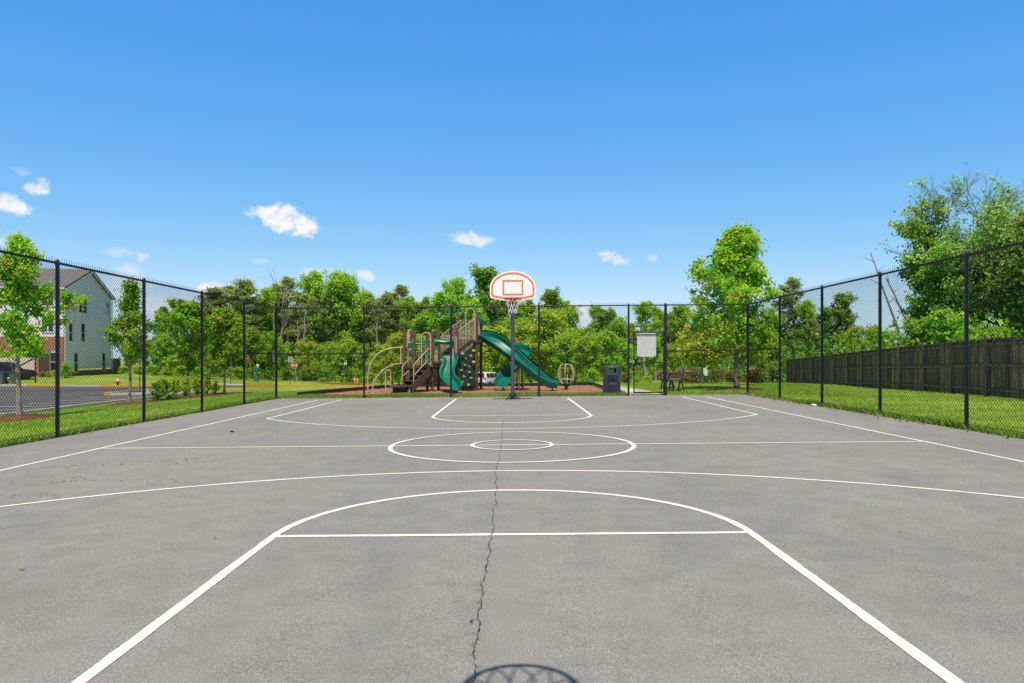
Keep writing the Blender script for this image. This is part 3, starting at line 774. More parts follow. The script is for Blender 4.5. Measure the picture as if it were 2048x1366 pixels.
# stair up to the low deck
a = U(640,0,27.3); a.z = Z1; b = U(455,0,26.6); b.z = .30
sd = Vector((.42,-.72,0)).normalized(); 
for i in range(5):
    t = i/4; c = a.lerp(b, t)
    MB().box((c.x,c.y,c.z-.02), (.30,.86,.04), math.atan2(sd.y, sd.x)+PI/2).box((c.x+.14*.86,c.y+.14*.5,c.z-.11), (.03,.84,.16), math.atan2(sd.y, sd.x)+PI/2).build('stair_step', M['deck'], ps, world=True)
mb = MB()
for s in (-1, 1):
    o = sd*(.43*s); mb.bar(a+o+Vector((0,0,-.16)), b+o+Vector((0,0,-.14)), .05, .26)
mb.build('stair_stringer', M['deck'], ps, world=True)
for s, q in ((1, ((690,460),(640,505),(530,630),(524,690),(524,835))), (-1, ((560,500),(540,520),(425,635),(414,690),(414,780)))):
    dd = [26.9 if s > 0 else 27.6, 26.9 if s > 0 else 27.6, 26.4 if s > 0 else 27.0, 26.35 if s > 0 else 26.95, 26.35 if s > 0 else 26.95]
    tb('handrail', smooth_path([U(u, v, d) for (u, v), d in zip(q, dd)], 4), .021)
    q2 = [(u, v+105) for u, v in q[:3]]; tb('handrail', smooth_path([U(u, v, d) for (u, v), d in zip(q2, dd)], 4), .018)
# transfer platform
c = U(400,842,26.6)
MB().box((c.x,c.y,.25), (.80,.75,.06)).box((c.x-.05,c.y+.1,.12),(.5,.4,.2)).build('transfer_platform', M['deck'], ps, world=True, bevel=.01)
for dx in (-.34,.36): tb('platform_leg', [(c.x+dx,c.y-.33,-.1),(c.x+dx,c.y-.33,.22)], .025)
def arch(u0, u1, vtop, vbot, d0, d1=None, r=.021, name='grab_arch', mat='beige'):
    d1 = d1 or d0; a0, a1 = U(u0,vbot,d0), U(u1,vbot,d1); top = U((u0+u1)/2,vtop,(d0+d1)/2).z
    h = (a1-a0).xy.length/2; m = (a0+a1)/2; pts = [a0]
    zs = top-h
    for i in range(13):
        t = PI-PI*i/12; k = math.cos(t)
        pts.append(Vector((m.x+(a1.x-a0.x)/2*k, m.y+(a1.y-a0.y)/2*k, zs+h*math.sin(t))))
    pts.append(a1); tb(name, pts, r, mat)
arch(250,299,683,905,26.3)
arch(600,690,318,640,27.15); arch(466,522,290,440,27.15,27.6,.026); arch(685,752,292,440,27.3,28.4,.026)
arch(470,500,335,610,27.3,28.5); arch(540,582,338,640,28.6); arch(1031,1115,80,400,28.6)
arch(770,800,315,610,28.5,28.6); arch(735,752,400,600,27.25); 
for u in (470,575,640,655): tb('baluster', [U(u,430,27.2), U(u,632,27.2)], .013)
tb('guard_rail', [U(530,425,27.2), U(600,425,27.2)], .016)
# overhead arcs on the left
tb('arch_climber', smooth_path([U(78,895,26.9),U(76,760,26.9),U(92,655,26.9),U(130,575,26.95),U(185,520,27.0),U(250,485,27.1),U(330,466,27.2),U(432,462,27.3)],5), .028)
tb('arch_climber', smooth_path([U(122,895,26.5),U(135,800,26.5),U(180,730,26.6),U(245,670,26.7),U(320,632,26.8),U(420,618,27.0)],5), .026)
tb('climber_rod', [U(397,470,27.25), U(397,615,27.0)], .016)
# ramp stair with barred guard rails to the high deck
def barrier(p0, p1, h, nb, name='guard_rail'):
    mb = MB(); up = Vector((0,0,h)); mb.tube([p0, p0+up, p1+up, p1], .02, 8).tube([p0+Vector((0,0,.06)), p1+Vector((0,0,.06))], .018, 8)
    for i in range(1, nb):
        q = p0.lerp(p1, i/nb); mb.tube([q+Vector((0,0,.06)), q+up], .0105, 6)
    return mb.build(name, M['beige'], ps, world=True)
f0, f1 = U(952,500,27.3), U(1112,388,27.75); k0, k1 = U(802,530,28.2), U(985,385,28.7)
hh = (500-302)/4.876*27.3/F; barrier(f0, f1, hh, 11); barrier(k0, k1, hh, 12)
k2 = k1+Vector((.33,0,.0)); barrier(k1, k2, hh, 3)
for a_, b_ in ((f0,f1),(k0,k1)): MB().bar(a_+Vector((0,0,-.06)), b_+Vector((0,0,-.06)), .05, .24).build('stair_stringer', M['deck'], ps, world=True)
for i in range(6):
    t = i/5; a_, b_ = f0.lerp(f1,t), k0.lerp(k1,t); MB().bar(a_+Vector((0,0,-.03)), b_+Vector((0,0,-.03)), .26, .035).build('stair_step', M['deck'], ps, world=True)
# front of the slide deck
barrier(U(905,600,27.25), U(942,600,27.25), .95, 4); 
for u in (805,818): tb('baluster', [U(u,330,28.65), U(u,590,28.65)], .013)
barrier(U(770,600,28.7), U(905,600,28.7), .95, 9)
# high deck guard on the right side and hooped entry
barrier(U(1122,395,27.25), U(1176,395,28.4), .95, 8)
def wavy(u0, u1, v, d, amp, th, dep, name='wave_panel', mat='teal'):
    a, b = U(u0,v,d), U(u1,v,d); secs = []
    for i in range(25):
        t = i/24; c = a.lerp(b, t); c.z += amp*math.sin(t*2*PI+.6)-(.03*math.cos(t*2*PI*.5)); k = th*(1+.35*abs(2*t-1)**2)
        ring = []
        for j in range(10):
            an = 2*PI*j/10; ring.append(c+Vector((0, dep/2*math.cos(an), k/2*math.sin(an))))
        secs.append(ring)
    return MB().loft(secs, True, True).build(name, M[mat], ps, world=True, smooth=True)
wavy(728,915,408,27.2,.025,.175,.22); wavy(728,765,430,27.35,.01,.12,.3, mat='tealdark'); wavy(890,915,440,27.35,.005,.1,.3, mat='tealdark')
wavy(545,692,405,28.3,.03,.07,.2); wavy(545,692,428,28.1,.02,.08,.25)
# twisting teal climber behind the arches
tb('twist_climber', smooth_path([U(695,430,28.2),U(680,520,28.0),U(640,580,27.9),U(600,625,27.8)],6), .05, 'teal')
tb('twist_climber', smooth_path([U(655,440,28.3),U(645,510,28.4),U(625,560,28.5),U(640,640,28.5)],6), .045, 'teal')
for u, v, r_, m_ in ((470,480,.085,'tealdark'),(492,440,.10,'teal'),(512,480,.085,'teal'),(480,520,.085,'tealdark'),(508,530,.08,'tealdark'),(492,482,.06,'hold_pale'),(478,410,.05,'signwhite')):
    c = U(u,v,27.35); MB().lathe([(.01,-.03),(r_*.8,-.025),(r_,0),(r_*.8,.025),(.01,.03)], 14).build('petal', M[m_], ps, smooth=True)
    o = col.objects[-1]; o.location = c-ps.location; o.rotation_euler = (PI/2-.2, 0, .2)
# roof piece over the high corner
a = U(1178,212,28.4)
MB().prism([(-.12,-.13),(.10,-.12),(.23,-.15),(.16,.0),(.0,.10),(-.10,.13)], -.25, .25).build('roof_wedge', M['tealdark'], ps, bevel=.02)
col.objects[-1].location = a-ps.location+Vector((.06,0,0))
# rock wall
w = [U(972,512,27.3),U(1120,392,27.5),U(1122,872,27.25),U(985,868,27.15)]
wn = (w[1]-w[0]).cross(w[3]-w[0]).normalized()
if wn.y > 0: wn = -wn
secs = []
for i in range(9):
    t = i/8; l, r_ = w[0].lerp(w[3],t), w[1].lerp(w[2],t); secs.append([l.lerp(r_, j/8)+wn*.02*math.sin(j*2.2+i*1.3) for j in range(9)])
rw = MB().loft(secs).build('climbing_wall', M['climb'], ps, world=True, smooth=True)
md = rw.modifiers.new('thick', 'SOLIDIFY'); md.thickness = .05
for i, (u, v, m_) in enumerate(((1108,495,'hold_yellow'),(1080,547,'hold_yellow'),(1028,573,'hold_green'),(1108,605,'hold_yellow'),(1028,635,'hold_green'),(1068,650,'hold_green'),(988,687,'hold_green'),(1065,705,'hold_green'),(1020,722,'climb'),(1012,745,'hold_pale'),(1085,762,'hold_green'),(1004,800,'hold_yellow'),(1058,828,'hold_pale'),(1000,525,'hold_pale'))):
    c = U(u,v,27.22); bm_ = MB().lathe([(.005,-.02),(.05,-.01),(.065,.01),(.045,.04),(.005,.05)], 9); o = bm_.build('hold', M[m_], rw, smooth=True)
    o.location = c-ps.location; o.rotation_euler = (PI/2, 0, i); o.scale = (1.15,.8,1)
for u in (985,1118): tb('wall_strut', [U(u,860,27.2), Vector((U(u,860,27.2).x, 27.0, GP-.05))], .02, 'deck')
for u in (968,1005): pole_at(u, 500, 27.6, .04)
# slides
def slide(name, sec, mat='teal'):
    # sec: centre, side vector, normal, half width, wall heights left/right
    secs = []
    for c, s, n, hw, hl, hr in sec:
        pr = []
        for k in range(13):
            t = -1+2*k/12; e = abs(t); hgt = (hl if t < 0 else hr)*max(0, (e-.62)/.38)**1.25
            pr.append(c+s*(hw*(t if e < .8 else math.copysign(.8+(e-.8)*.7, t)))+n*hgt)
        # rolled lip
        secs.append([pr[0]-s*.035-n*.03]+[pr[0]-s*.03+n*.012]+pr+[pr[-1]+s*.03+n*.012]+[pr[-1]+s*.035-n*.03])
    o = MB().loft(secs).build(name, M[mat], ps, world=True, smooth=True, fixn=False)
    m_ = o.modifiers.new('thick', 'SOLIDIFY'); m_.thickness = .018; return o
sec = []
data = [(540,768,948,27.35,.20),(590,815,965,27.2,.22),(650,808,948,27.0,.20),(710,786,926,26.8,.18),(770,785,938,26.55,.18),(825,812,985,26.25,.16),(862,850,1000,26.0,.14),(884,885,985,25.85,.12)]
cen = smooth_path([(U((a_+b_)/2,v,d)) for v,a_,b_,d,_ in data], 4); hwp = np.interp(np.linspace(0,1,len(cen)), np.linspace(0,1,len(data)), [(b_-a_)/2/4.876*d/F for v,a_,b_,d,_ in data])
for i, c in enumerate(cen):
    t = (cen[min(i+1,len(cen)-1)]-cen[max(i-1,0)]).normalized(); s = Vector((1,-.1,0)).normalized(); n = s.cross(t).normalized()
    if n.z < 0: n = -n
    sec.append((c, s, n, hwp[i]*.95, .17, .17))
slide('slide', sec)
c = U(935,880,25.95); MB().box((c.x,c.y+.1,.02),(.12,.12,.2)).build('slide_foot', M['deck'], ps, world=True)
tb('slide_bar', [U(770,560,27.3),U(920,560,27.3)], .014)
def banked(pts, hw, bank, wl, wr, k=5):
    cen = smooth_path(pts, k); bk = np.interp(np.linspace(0,1,len(cen)), np.linspace(0,1,len(bank)), bank); out = []
    for i, c in enumerate(cen):
        t = (cen[min(i+1,len(cen)-1)]-cen[max(i-1,0)]).normalized(); s = t.cross(Vector((0,0,1))).normalized(); n = s.cross(t).normalized()
        m = Matrix.Rotation(bk[i], 3, t); out.append((c, m @ s, m @ n, hw, wl, wr))
    return out
A_ = [U(1160,368,27.9),U(1260,385,27.8),U(1360,430,27.6),U(1470,525,27.35),U(1580,625,27.2),U(1680,710,27.1),U(1770,780,27.0),U(1850,832,26.95),U(1928,842,26.9)]
SA = banked(A_, .235, [.2,.62,.80,.62,.45,.35,.3,.22,.15], .17, .17)
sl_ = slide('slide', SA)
for sg_, h0, h1 in ((1,.175,.06),(-1,.23,.15)):  # dark strips standing in for shade on the slide's outer and inner walls
    MB().loft([[c+s_*(sg_*.275)+n_*h0, c+s_*(sg_*.285)+n_*h1, c+s_*(sg_*.275)+n_*(h1-.08)] for c, s_, n_, *_q in SA]).build('slide_shade_strip', M['tealdark'], sl_, world=False, smooth=True, fixn=False)
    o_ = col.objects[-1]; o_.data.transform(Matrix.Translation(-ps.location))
B_ = [U(1290,405,28.3),U(1420,455,28.7),U(1540,500,28.9),U(1612,535,28.6),U(1600,590,28.2),U(1530,655,27.9),U(1455,730,27.6),U(1405,800,27.3),U(1385,845,27.0)]
slide('slide', banked(B_, .30, [0,.2,.55,.5,.2,-.05,-.1,0,0], .18, .18))
for u, v, d in ((1395,850,27.1),(1875,850,26.95)): tb('slide_foot', [U(u,v,d), Vector((U(u,v,d).x, d, GP-.1))], .03, 'deck')
for u, v, d, m_ in ((1552,610,27.6,'beige'),(1578,640,28.2,'deck'),(1592,730,27.6,'beige'),(1530,700,28.6,'deck')): tb('slide_support', [U(u,v,d), Vector((U(u,v,d).x, d, GP-.1))], .026, m_)
# open tube loops under the decks
def loop(pts, d, r=.016): MB().tube([U(u,v,d) for u, v in pts], r, 7, closed=True).build('tube_loop', M['beige'], ps, world=True)
loop([(560,815),(640,815),(655,828),(640,842),(575,842),(552,830)], 27.4); loop([(690,690),(715,680),(748,705),(755,740),(742,800),(705,830),(690,815),(725,780),(735,735),(712,705)], 27.9)

# ------------------------------------------------------------------ cars
def make_car(name, label, loc, rz, paint_, L=4.6, W_=1.84, H=1.68, suv=True, spare=False):
    c = thing(name, label, 'car', loc, rz)
    hw = W_/2
    # stations along +x (front): x, bottom, belt, roof, half width, roof half width
    if suv: st = [(-.5,.42,.62,.64,.86,.86),(-.49,.34,1.02,1.05,.95,.9),(-.465,.30,1.02,1.30,.98,.80),(-.42,.28,1.02,H*.985,1,.72),(-.25,.26,1.01,H,1,.73),(0,.25,1.0,H*.995,1,.73),(.09,.25,1.0,H*.96,1,.71),(.17,.25,1.0,1.36,1,.78),(.245,.25,.99,1.03,.99,.88),(.36,.26,.93,.98,.97,.82),(.46,.28,.80,.86,.90,.74),(.5,.36,.62,.66,.74,.62)]
    else: st = [(-.5,.40,.70,.72,.84,.8),(-.47,.30,.92,.96,.94,.82),(-.36,.26,.93,.98,.98,.82),(-.25,.24,.92,1.30,1,.68),(-.14,.24,.92,H,1,.66),(.02,.24,.92,H,1,.66),(.12,.24,.91,1.28,1,.7),(.23,.24,.88,.93,.98,.84),(.40,.26,.78,.83,.93,.76),(.47,.28,.68,.73,.86,.7),(.5,.36,.55,.60,.74,.6)]
    secs = []
    for x, b, be, rf, w, rw_ in st:
        x *= L; w *= hw; rw_ *= hw
        half = [(w*.90,b),(w,b+.12),(w,(b+be)/2),(w*.985,be),(rw_+(w-rw_)*.10,be+(rf-be)*.82),(rw_*.9,rf-.015),(rw_*.5,rf)]
        secs.append([(x,y,z) for y, z in half]+[(x,-y,z) for y, z in reversed(half)])
    body = MB().loft(secs, True, True).build('body', paint_, c, smooth=True)
    # glass panels a hair outside the body
    def side_pt(x, h):   # h 0..1 between belt and roof edge
        xs_ = [s[0]*L for s in st]; be = np.interp(x, xs_, [s[2] for s in st]); rf = np.interp(x, xs_, [s[3] for s in st]); w = np.interp(x, xs_, [s[4] for s in st])*hw; rw_ = np.interp(x, xs_, [s[5] for s in st])*hw
        e = h*.82; return (w*.985+(rw_+(w-rw_)*.10-w*.985)*h, be+(rf-be)*e)
    spans = ((-.41,-.28,.06,.92),(-.265,-.06,.06,.94),(-.045,.13,.06,.94)) if suv else ((-.26,-.09,.08,.93),(-.075,.12,.08,.93))
    for s in (1, -1):
        for x0, x1, h0, h1 in spans:
            secs = []
            for i in range(5):
                x = (x0+(x1-x0)*i/4)*L; row = []
                for h in (h0, (h0+h1)/2, h1):
                    y, z = side_pt(x, h); row.append((x, s*(y+.012), z))
                secs.append(row)
            MB().loft(secs).build('window', M['glass'], c, fixn=False)
    if suv: rear = [((-.487)*L,1.08),(-.428*L,H*.94)]; ww = (.74,.60)
    else: rear = [(-.345*L,.99),(-.235*L,1.32)]; ww = (.76,.60)
    (xa, za), (xb, zb) = rear; off = -.03
    MB().add([(xa+off,-hw*ww[0],za),(xa+off,hw*ww[0],za),(xb+off,hw*ww[1],zb),(xb+off,-hw*ww[1],zb)], [(0,1,2,3)]).build('rear_window', M['glass'], c, fixn=False)
    for s in (1, -1):
        MB().box((-.488*L, s*hw*.80, .98), (.10,hw*.34,.15)).build('tail_light', M['tail'], c, bevel=.02)
        MB().box((.478*L, s*hw*.66, .72), (.12,hw*.28,.12)).build('headlight', M['signwhite'], c, bevel=.02)
        for x in (-.30*L, .30*L):
            wmb = MB().lathe([(.20,-.11),(.31,-.105),(.34,-.07),(.34,.07),(.31,.105),(.20,.11)], 24); wl = wmb.build('wheel', M['tyre'], c, smooth=True)
            wl.location = (x, s*(hw-.10), .34); wl.rotation_euler = (PI/2,0,0)
            rm = MB().lathe([(.02,.10),(.20,.108),(.215,.09),(.05,.08)], 20).lathe([(.02,-.10),(.20,-.108),(.215,-.09),(.05,-.08)], 20).build('rim', M['rim'], wl)
        MB().box((.10*L, s*(hw+.09), 1.06), (.12,.16,.12)).build('mirror', paint_, c, bevel=.03)
    MB().box((-.502*L,0,.45), (.08,W_*.86,.20)).build('bumper', M['tyre'], c, bevel=.03)
    MB().box((-.507*L,0,.84), (.012,.34,.16)).build('licence_plate', M['signwhite'], c)
    if spare:
        w_ = MB().lathe([(.02,-.10),(.30,-.10),(.36,-.05),(.36,.06),(.30,.10),(.02,.10)], 22).build('spare_wheel', M['tyre'], c, smooth=True); w_.location = (-.535*L,.05,1.08); w_.rotation_euler = (0,PI/2,0)
    return c
def on(px, d): return (X(px,d), d, G(X(px,d), d))
x_, y_, z_ = on(978, 80.4); make_car('parked_car', 'white sport utility car parked behind the playground between the slides', (x_, y_, z_+.03), R(62), M['carwhite'])
x_, y_, z_ = on(847, 80.5); make_car('parked_car', 'dark blue sedan parked beyond the playground stairs', (x_, y_, z_+.03), R(58), M['carblue'], 4.4, 1.78, 1.38, False)
x_, y_, z_ = on(872, 82.2); make_car('parked_car', 'black off-road car with a spare wheel on its tailgate behind the slide deck', (x_, y_, z_+.03), R(70), M['carblack'], 4.3, 1.85, 1.78, True, True)
x_, y_, z_ = on(13, 67.0); make_car('parked_car', 'dark sport utility car parked on the driveway before the beige garage door', (x_, y_, z_+.02), R(52), M['cardark'], 4.6, 1.86, 1.70)

# ------------------------------------------------------------------ town house
HX, HD, HZ = -45.0, 72.0, -.72
hr = R(12.1); ho = thing('town_house', 'three storey end town house with white siding over a red brick base', 'house', (HX, HD, HZ), hr)
def gu(px): k = (px-CX)/F; return (-45-72*k)/(.978*k+.2095)           # along the gable wall
def gzv(y, u): d = HD+.978*u; return Z(y, d)-HZ
def fs(px): k = (px-CX)/F; return (-45-72*k)/(.978-.2095*k)           # along the front, leftwards
GL, FL, EV, RG = 14.3, 26.0, 9.05, 11.5
MB().box((-FL/2,GL/2,EV/2+.4), (FL,GL,EV-.8)).prism([(0,0),(GL,0),(GL/2,RG-EV-.05)], -FL, 0, 'X').build('wall', M['siding'], ho)
col.objects[-1].data.transform(Matrix.Identity(4))
# move the gable prism up: rebuild cleanly
o = col.objects[-1]; me = o.data
for v in me.vertices:
    if v.index >= 8: v.co.z += EV
rf = MB()
for s in (0, 1):
    y0, y1 = (-.45, GL/2) if s == 0 else (GL+.45, GL/2)
    sl = (RG-EV)/(GL/2); z0 = EV-.45*sl
    rf.add([(-FL-.3,y0,z0+.02),(.32,y0,z0+.02),(.32,y1,RG+.02),(-FL-.3,y1,RG+.02),(-FL-.3,y0,z0+.20),(.32,y0,z0+.20),(.32,y1,RG+.20),(-FL-.3,y1,RG+.20)],
           [(0,1,2,3),(4,7,6,5),(0,4,5,1),(1,5,6,2),(2,6,7,3),(3,7,4,0)])
rf = rf.build('roof', M['shingle'], ho)
MB().lathe([(.07,0),(.07,.75),(.09,.75),(.09,.8)], 10, (-4.2,4.6,RG-1.0)).build('vent_pipe', M['dark'], rf)
MB().box((.335,GL*.25,(EV+RG)/2-.12), (.03,GL/2+1.1,.2), Matrix.Rotation(math.atan2(RG-EV,GL/2), 3, 'X')).box((.335,GL*.75,(EV+RG)/2-.12), (.03,GL/2+1.1,.2), Matrix.Rotation(-math.atan2(RG-EV,GL/2), 3, 'X')).build('barge_board', M['trim'], ho)
MB().box((-FL/2,-.5,EV-.14), (FL+.5,.12,.14)).build('gutter', M['trim'], ho)
MB().tube([(.05,GL+.12,EV-.2),(.05,GL+.12,.1)], .05, 8).tube([(.12,.02,EV-.2),(.12,.02,.1)], .045, 8).build('downpipe', M['trim'], ho)
# brick base: strip along the gable, ground floor and corner on the front
BF = 3.2
mb = MB().box((.03,GL/2,.02), (.14,GL+.05,1.25))
s_en0, s_en1, s_w0, s_w1, s_g0, s_g1 = fs(100), fs(79), .45, 1.15, fs(70), fs(70)+5.0
def fbox(s0, s1, z0, z1, y=-.06, t=.16): return ((-(s0+s1)/2, y, (z0+z1)/2), (s1-s0, t, z1-z0))
mb.box(*fbox(-.06,FL,BF-.35,BF+.9)); mb.box(*fbox(-.06,s_w0-.05,-.6,BF-.35)); mb.box(*fbox(s_w1+.02,s_en0-.02,-.6,BF-.35)); mb.box(*fbox(s_w0-.05,s_w1+.02,-.6,.55)); mb.box(*fbox(s_en1,s_g0,-.6,BF-.35)); mb.box(*fbox(s_g1,FL,-.6,BF-.35)); mb.box(*fbox(s_g0,s_g1,2.35,BF-.35)); mb.box(*fbox(s_en0-.02,s_en1,2.45,BF-.35))
mb.build('brick_base', M['brick'], ho)
MB().box(*fbox(s_en0,s_en1,.0,2.45,-.03,.05)).build('entry_door', M['deck'], ho)
gd = MB().box(*fbox(s_g0+.02,s_g1-.02,-.1,2.34,-.045,.08))
for i in range(1,4): gd.box(*fbox(s_g0+.05,s_g1-.05,i*.58-.01,i*.58+.012,-.088,.012))
gd.build('garage_door', M['garage'], ho)
MB().box(*fbox(fs(79),fs(54),BF-.35,BF-.2,-.2,.24)).build('awning', M['binlid'], ho)
def house_window(u0, u1, z0, z1, wall='g', double=False):
    t = .08
    if wall == 'g': mk = lambda a, b, c, d, x, th: ((x, (a+b)/2, (c+d)/2), (th, b-a, d-c))
    else: mk = lambda a, b, c, d, x, th: ((-(a+b)/2, -x, (c+d)/2), (b-a, th, d-c))
    f = MB()
    f.box(*mk(u0-t,u0,z0-t,z1+t,.045,.08)).box(*mk(u1,u1+t,z0-t,z1+t,.045,.08)).box(*mk(u0,u1,z1,z1+t,.045,.08)).box(*mk(u0-t*.5,u1+t*.5,z0-t,z0,.055,.11))
    f.box(*mk(u0,u1,(z0+z1)/2-.03,(z0+z1)/2+.03,.035,.05))
    if double: f.box(*mk((u0+u1)/2-.06,(u0+u1)/2+.06,z0,z1,.04,.07))
    w_ = f.build('window', M['trim'], ho)
    MB().box(*mk(u0+.002,u1-.002,z0+.002,z1-.002,.012,.02)).build('pane', M['glass'], w_)
for x0, x1, y0, y1, db in ((157,172.5,595,625.5,True),(211,217.5,606,629,False),(137,143.5,648,681.5,False),(161.5,168.5,647.5,683,False),(147,154.5,707,743.5,False),(203.5,209.5,706.5,740.5,False)):
    a_, b_ = gu(x0), gu(x1); m_ = (a_+b_)/2; house_window(a_, b_, gzv(y1, m_), gzv(y0, m_), 'g', db)
house_window(s_w0, s_w1, .6, 2.5, 'f')
for s0, s1, z0, z1 in ((.9,1.9,4.6,6.2),(3.2,4.2,4.6,6.2),(6.0,7.0,4.6,6.2),(.9,1.9,7.2,8.6),(3.2,4.2,7.2,8.6),(6.0,7.0,7.2,8.6)): house_window(s0, s1, z0, z1, 'f', True)
pad('driveway', [(-46.6,59.1),(-52.9,59.1),(-51.3,70.7),(-47.6,71.3)], M['concrete'], .05, 10)

# small privacy fence behind the house
mb = MB(); a_, b_ = Vector((X(222,86.5),86.5)), Vector((X(241,87.5),87.5)); n = 14
for i in range(n):
    p = a_.lerp(b_, (i+.5)/n); mb.box((p.x,p.y,G(p.x,p.y)+.95), (.08,.025,1.9), math.atan2(b_.y-a_.y,b_.x-a_.x))
for z in (.4,1.5): mb.bar((a_.x,a_.y,G(*a_)+z),(b_.x,b_.y,G(*b_)+z),.04,.09)
tag(mb.build('privacy_fence', M['oldwood']), 'short dark wooden screen beside the back corner of the house', 'fence')

# ------------------------------------------------------------------ long wooden fence on the right
def wf(d): return 10.8+.175*d
wfz = lambda d: float(np.interp(d, [8,22,32,53], [.1,.09,-.12,-.73]))
fdir = Vector((.175,1)).normalized(); nrm = Vector((-fdir.y, fdir.x))
wo = thing('wooden_fence', 'long weathered board fence with capped posts standing on the mown lawn', 'fence', (wf(22), 22, .09))
ds = [14.8+2.455*i for i in range(17)]; ds = [d for d in ds if d < 54]
SH = 0
rnd = random.Random(3)
for i, d in enumerate(ds):
    p = Vector((wf(d), d)); z = wfz(d); q = p+nrm*.0
    po = MB().box((q.x,q.y,z+.93), (.115,.115,1.92), math.atan2(fdir.y,fdir.x)).build('post', M['oldwood'], wo, world=True)
    MB().box((q.x,q.y,z+1.905), (.155,.155,.03), math.atan2(fdir.y,fdir.x)).lathe([(.075,z+1.92),(.01,z+1.99)], 4, (q.x,q.y,0)).build('post_cap', M['caps'], po, world=True)
    if i == len(ds)-1: break
    e = ds[i+1]; p2 = Vector((wf(e), e)); z2 = wfz(e)
    back = -nrm*.045
    mb = MB(); n = 17
    for k in range(n):
        t = (k+.62)/(n+.24); c = p.lerp(p2, t)+back; zz = z+(z2-z)*t; h = 1.72+rnd.uniform(-.02,.02); tilt = rnd.uniform(-.006,.006)
        mb.box((c.x,c.y,zz+.06+h/2), (.125+rnd.uniform(-.008,.006),.019,h), Matrix.Rotation(math.atan2(fdir.y,fdir.x)+rnd.uniform(-.03,.03), 3, 'Z') @ Matrix.Rotation(tilt, 3, 'Y'))
    mb.build('boards', M['oldwood'], wo, world=True)
    for zr, w_, h_ in ((.27,.04,.09),(1.0,.04,.09),(1.66,.04,.09)):
        a3 = Vector((p.x,p.y,z+zr)); b3 = Vector((p2.x,p2.y,z2+zr+rnd.uniform(-.02,.02))); u3 = (b3-a3).normalized()*.06
        MB().bar(a3+u3, b3-u3, w_, h_).build('rail', M['oldwood'], wo, world=True)
    a3 = Vector((p.x,p.y,z+1.80)); b3 = Vector((p2.x,p2.y,z2+1.80)); u3 = (b3-a3).normalized()*.06
    MB().bar(a3+u3+Vector((back.x*.5,back.y*.5,0)), b3-u3+Vector((back.x*.5,back.y*.5,0)), .14, .035).build('top_rail', M['caps'] if False else M['oldwood'], wo, world=True)

# ------------------------------------------------------------------ signs and street furniture
def textobj(s, size, mat, parent, loc, rot, name='lettering'):
    cu = bpy.data.curves.new(name, 'FONT'); cu.body = s; cu.size = size; cu.align_x = 'CENTER'; cu.align_y = 'CENTER'; cu.extrude = .002; cu.offset = .006*size/.3
    t = bpy.data.objects.new(name, cu); col.objects.link(t); dg = bpy.context.evaluated_depsgraph_get()
    me = bpy.data.meshes.new_from_object(t.evaluated_get(dg)); bpy.data.objects.remove(t); bpy.data.curves.remove(cu)
    o = bpy.data.objects.new(name, me); col.objects.link(o); me.materials.clear(); me.materials.append(mat); o.parent = parent; o.location = loc; o.rotation_euler = rot; return o
def stop_sign(px, d, yc, label, rz=0.0, w=.76, face=True, extra=None):
    x, y, z = on(px, d); r = thing('stop_sign' if face else 'traffic_sign', label, 'sign', (x, y, z), rz); zc = Z(yc, d)-z
    MB().box((0,.03,zc/2+.2), (.06,.03,zc+.5)).build('pole', M['post'], r)
    ro = w/2/math.cos(PI/8); oc = [(ro*math.cos(PI/8+i*PI/4), zc+ro*math.sin(PI/8+i*PI/4)) for i in range(8)]
    pl = MB().prism(oc, -.004, .004).build('plate', M['signwhite'] if face else M['signgrey'], r)
    o2 = [(a*.93, zc+(b-zc)*.93) for a, b in oc]; MB().prism(o2, -.008, -.0045).build('red_field', M['signred'], pl)
    textobj('STOP', .30*w/.76, M['signwhite'], pl, (0,-.0105,zc), (PI/2,0,0))
    if extra:
        MB().box((0,.0,zc+w*.72), (w*.5,.008,w*.34)).build('small_plate', M[extra], r)
    return r
stop_sign(589, 87, 731, 'red octagonal stop sign facing the court at the wood edge')
stop_sign(494.5, 82, 717, 'red stop sign turned nearly edge on left of the green waste station', R(68), .75)
stop_sign(692.5, 96, 748, 'red stop sign below a white plate near the orange cones', R(50), .6)
stop_sign(761, 92, 747.5, 'low red stop sign seen through the arch climber', R(30), .6)
def plain_sign(px, d, y0, y1, w, label, mat='signgrey', rz=0.0):
    x, y, z = on(px, d); r = thing('road_sign', label, 'sign', (x, y, z), rz); z0, z1 = Z(y1, d)-z, Z(y0, d)-z
    MB().box((0,-.02,z1/2-.05), (.06,.03,z1)).build('pole', M['post'], r); MB().prism(rrect(-w/2,w/2,z0,z1,.04), .0, .006).build('plate', M[mat], r, bevel=.001); return r
plain_sign(580.5, 70, 713, 724.5, .40, 'pale rectangular road sign seen from behind left of the stop sign')
plain_sign(691, 88, 724, 730, .32, 'small white road sign above a red one by the leaning sapling', 'signwhite')
plain_sign(279, 46, 718, 727, .30, 'grey parking sign on a thin pole beside the shrub bed', 'signgrey', R(80))
plain_sign(419, 60, 738, 744, .30, 'small grey sign on a thin pole near the pavement ramp', 'signgrey', R(75))
plain_sign(461, 70, 733, 738, .30, 'small bluish sign on a pole behind the pavement ramp', 'signgrey', R(60))
x_, y_, z_ = on(71, 64.5); r_ = thing('lamp_post', 'thin dark post standing on the lawn before the garage', 'post', (x_, y_, z_))
MB().lathe([(.06,-.1),(.06,.25),(.045,.3),(.04,2.6),(.07,2.62),(.07,2.66)], 10).build('shaft', M['black'], r_); MB().lathe([(.07,2.66),(.12,2.95),(.05,3.05),(.01,3.1)], 8).build('lantern', M['dark'], r_)
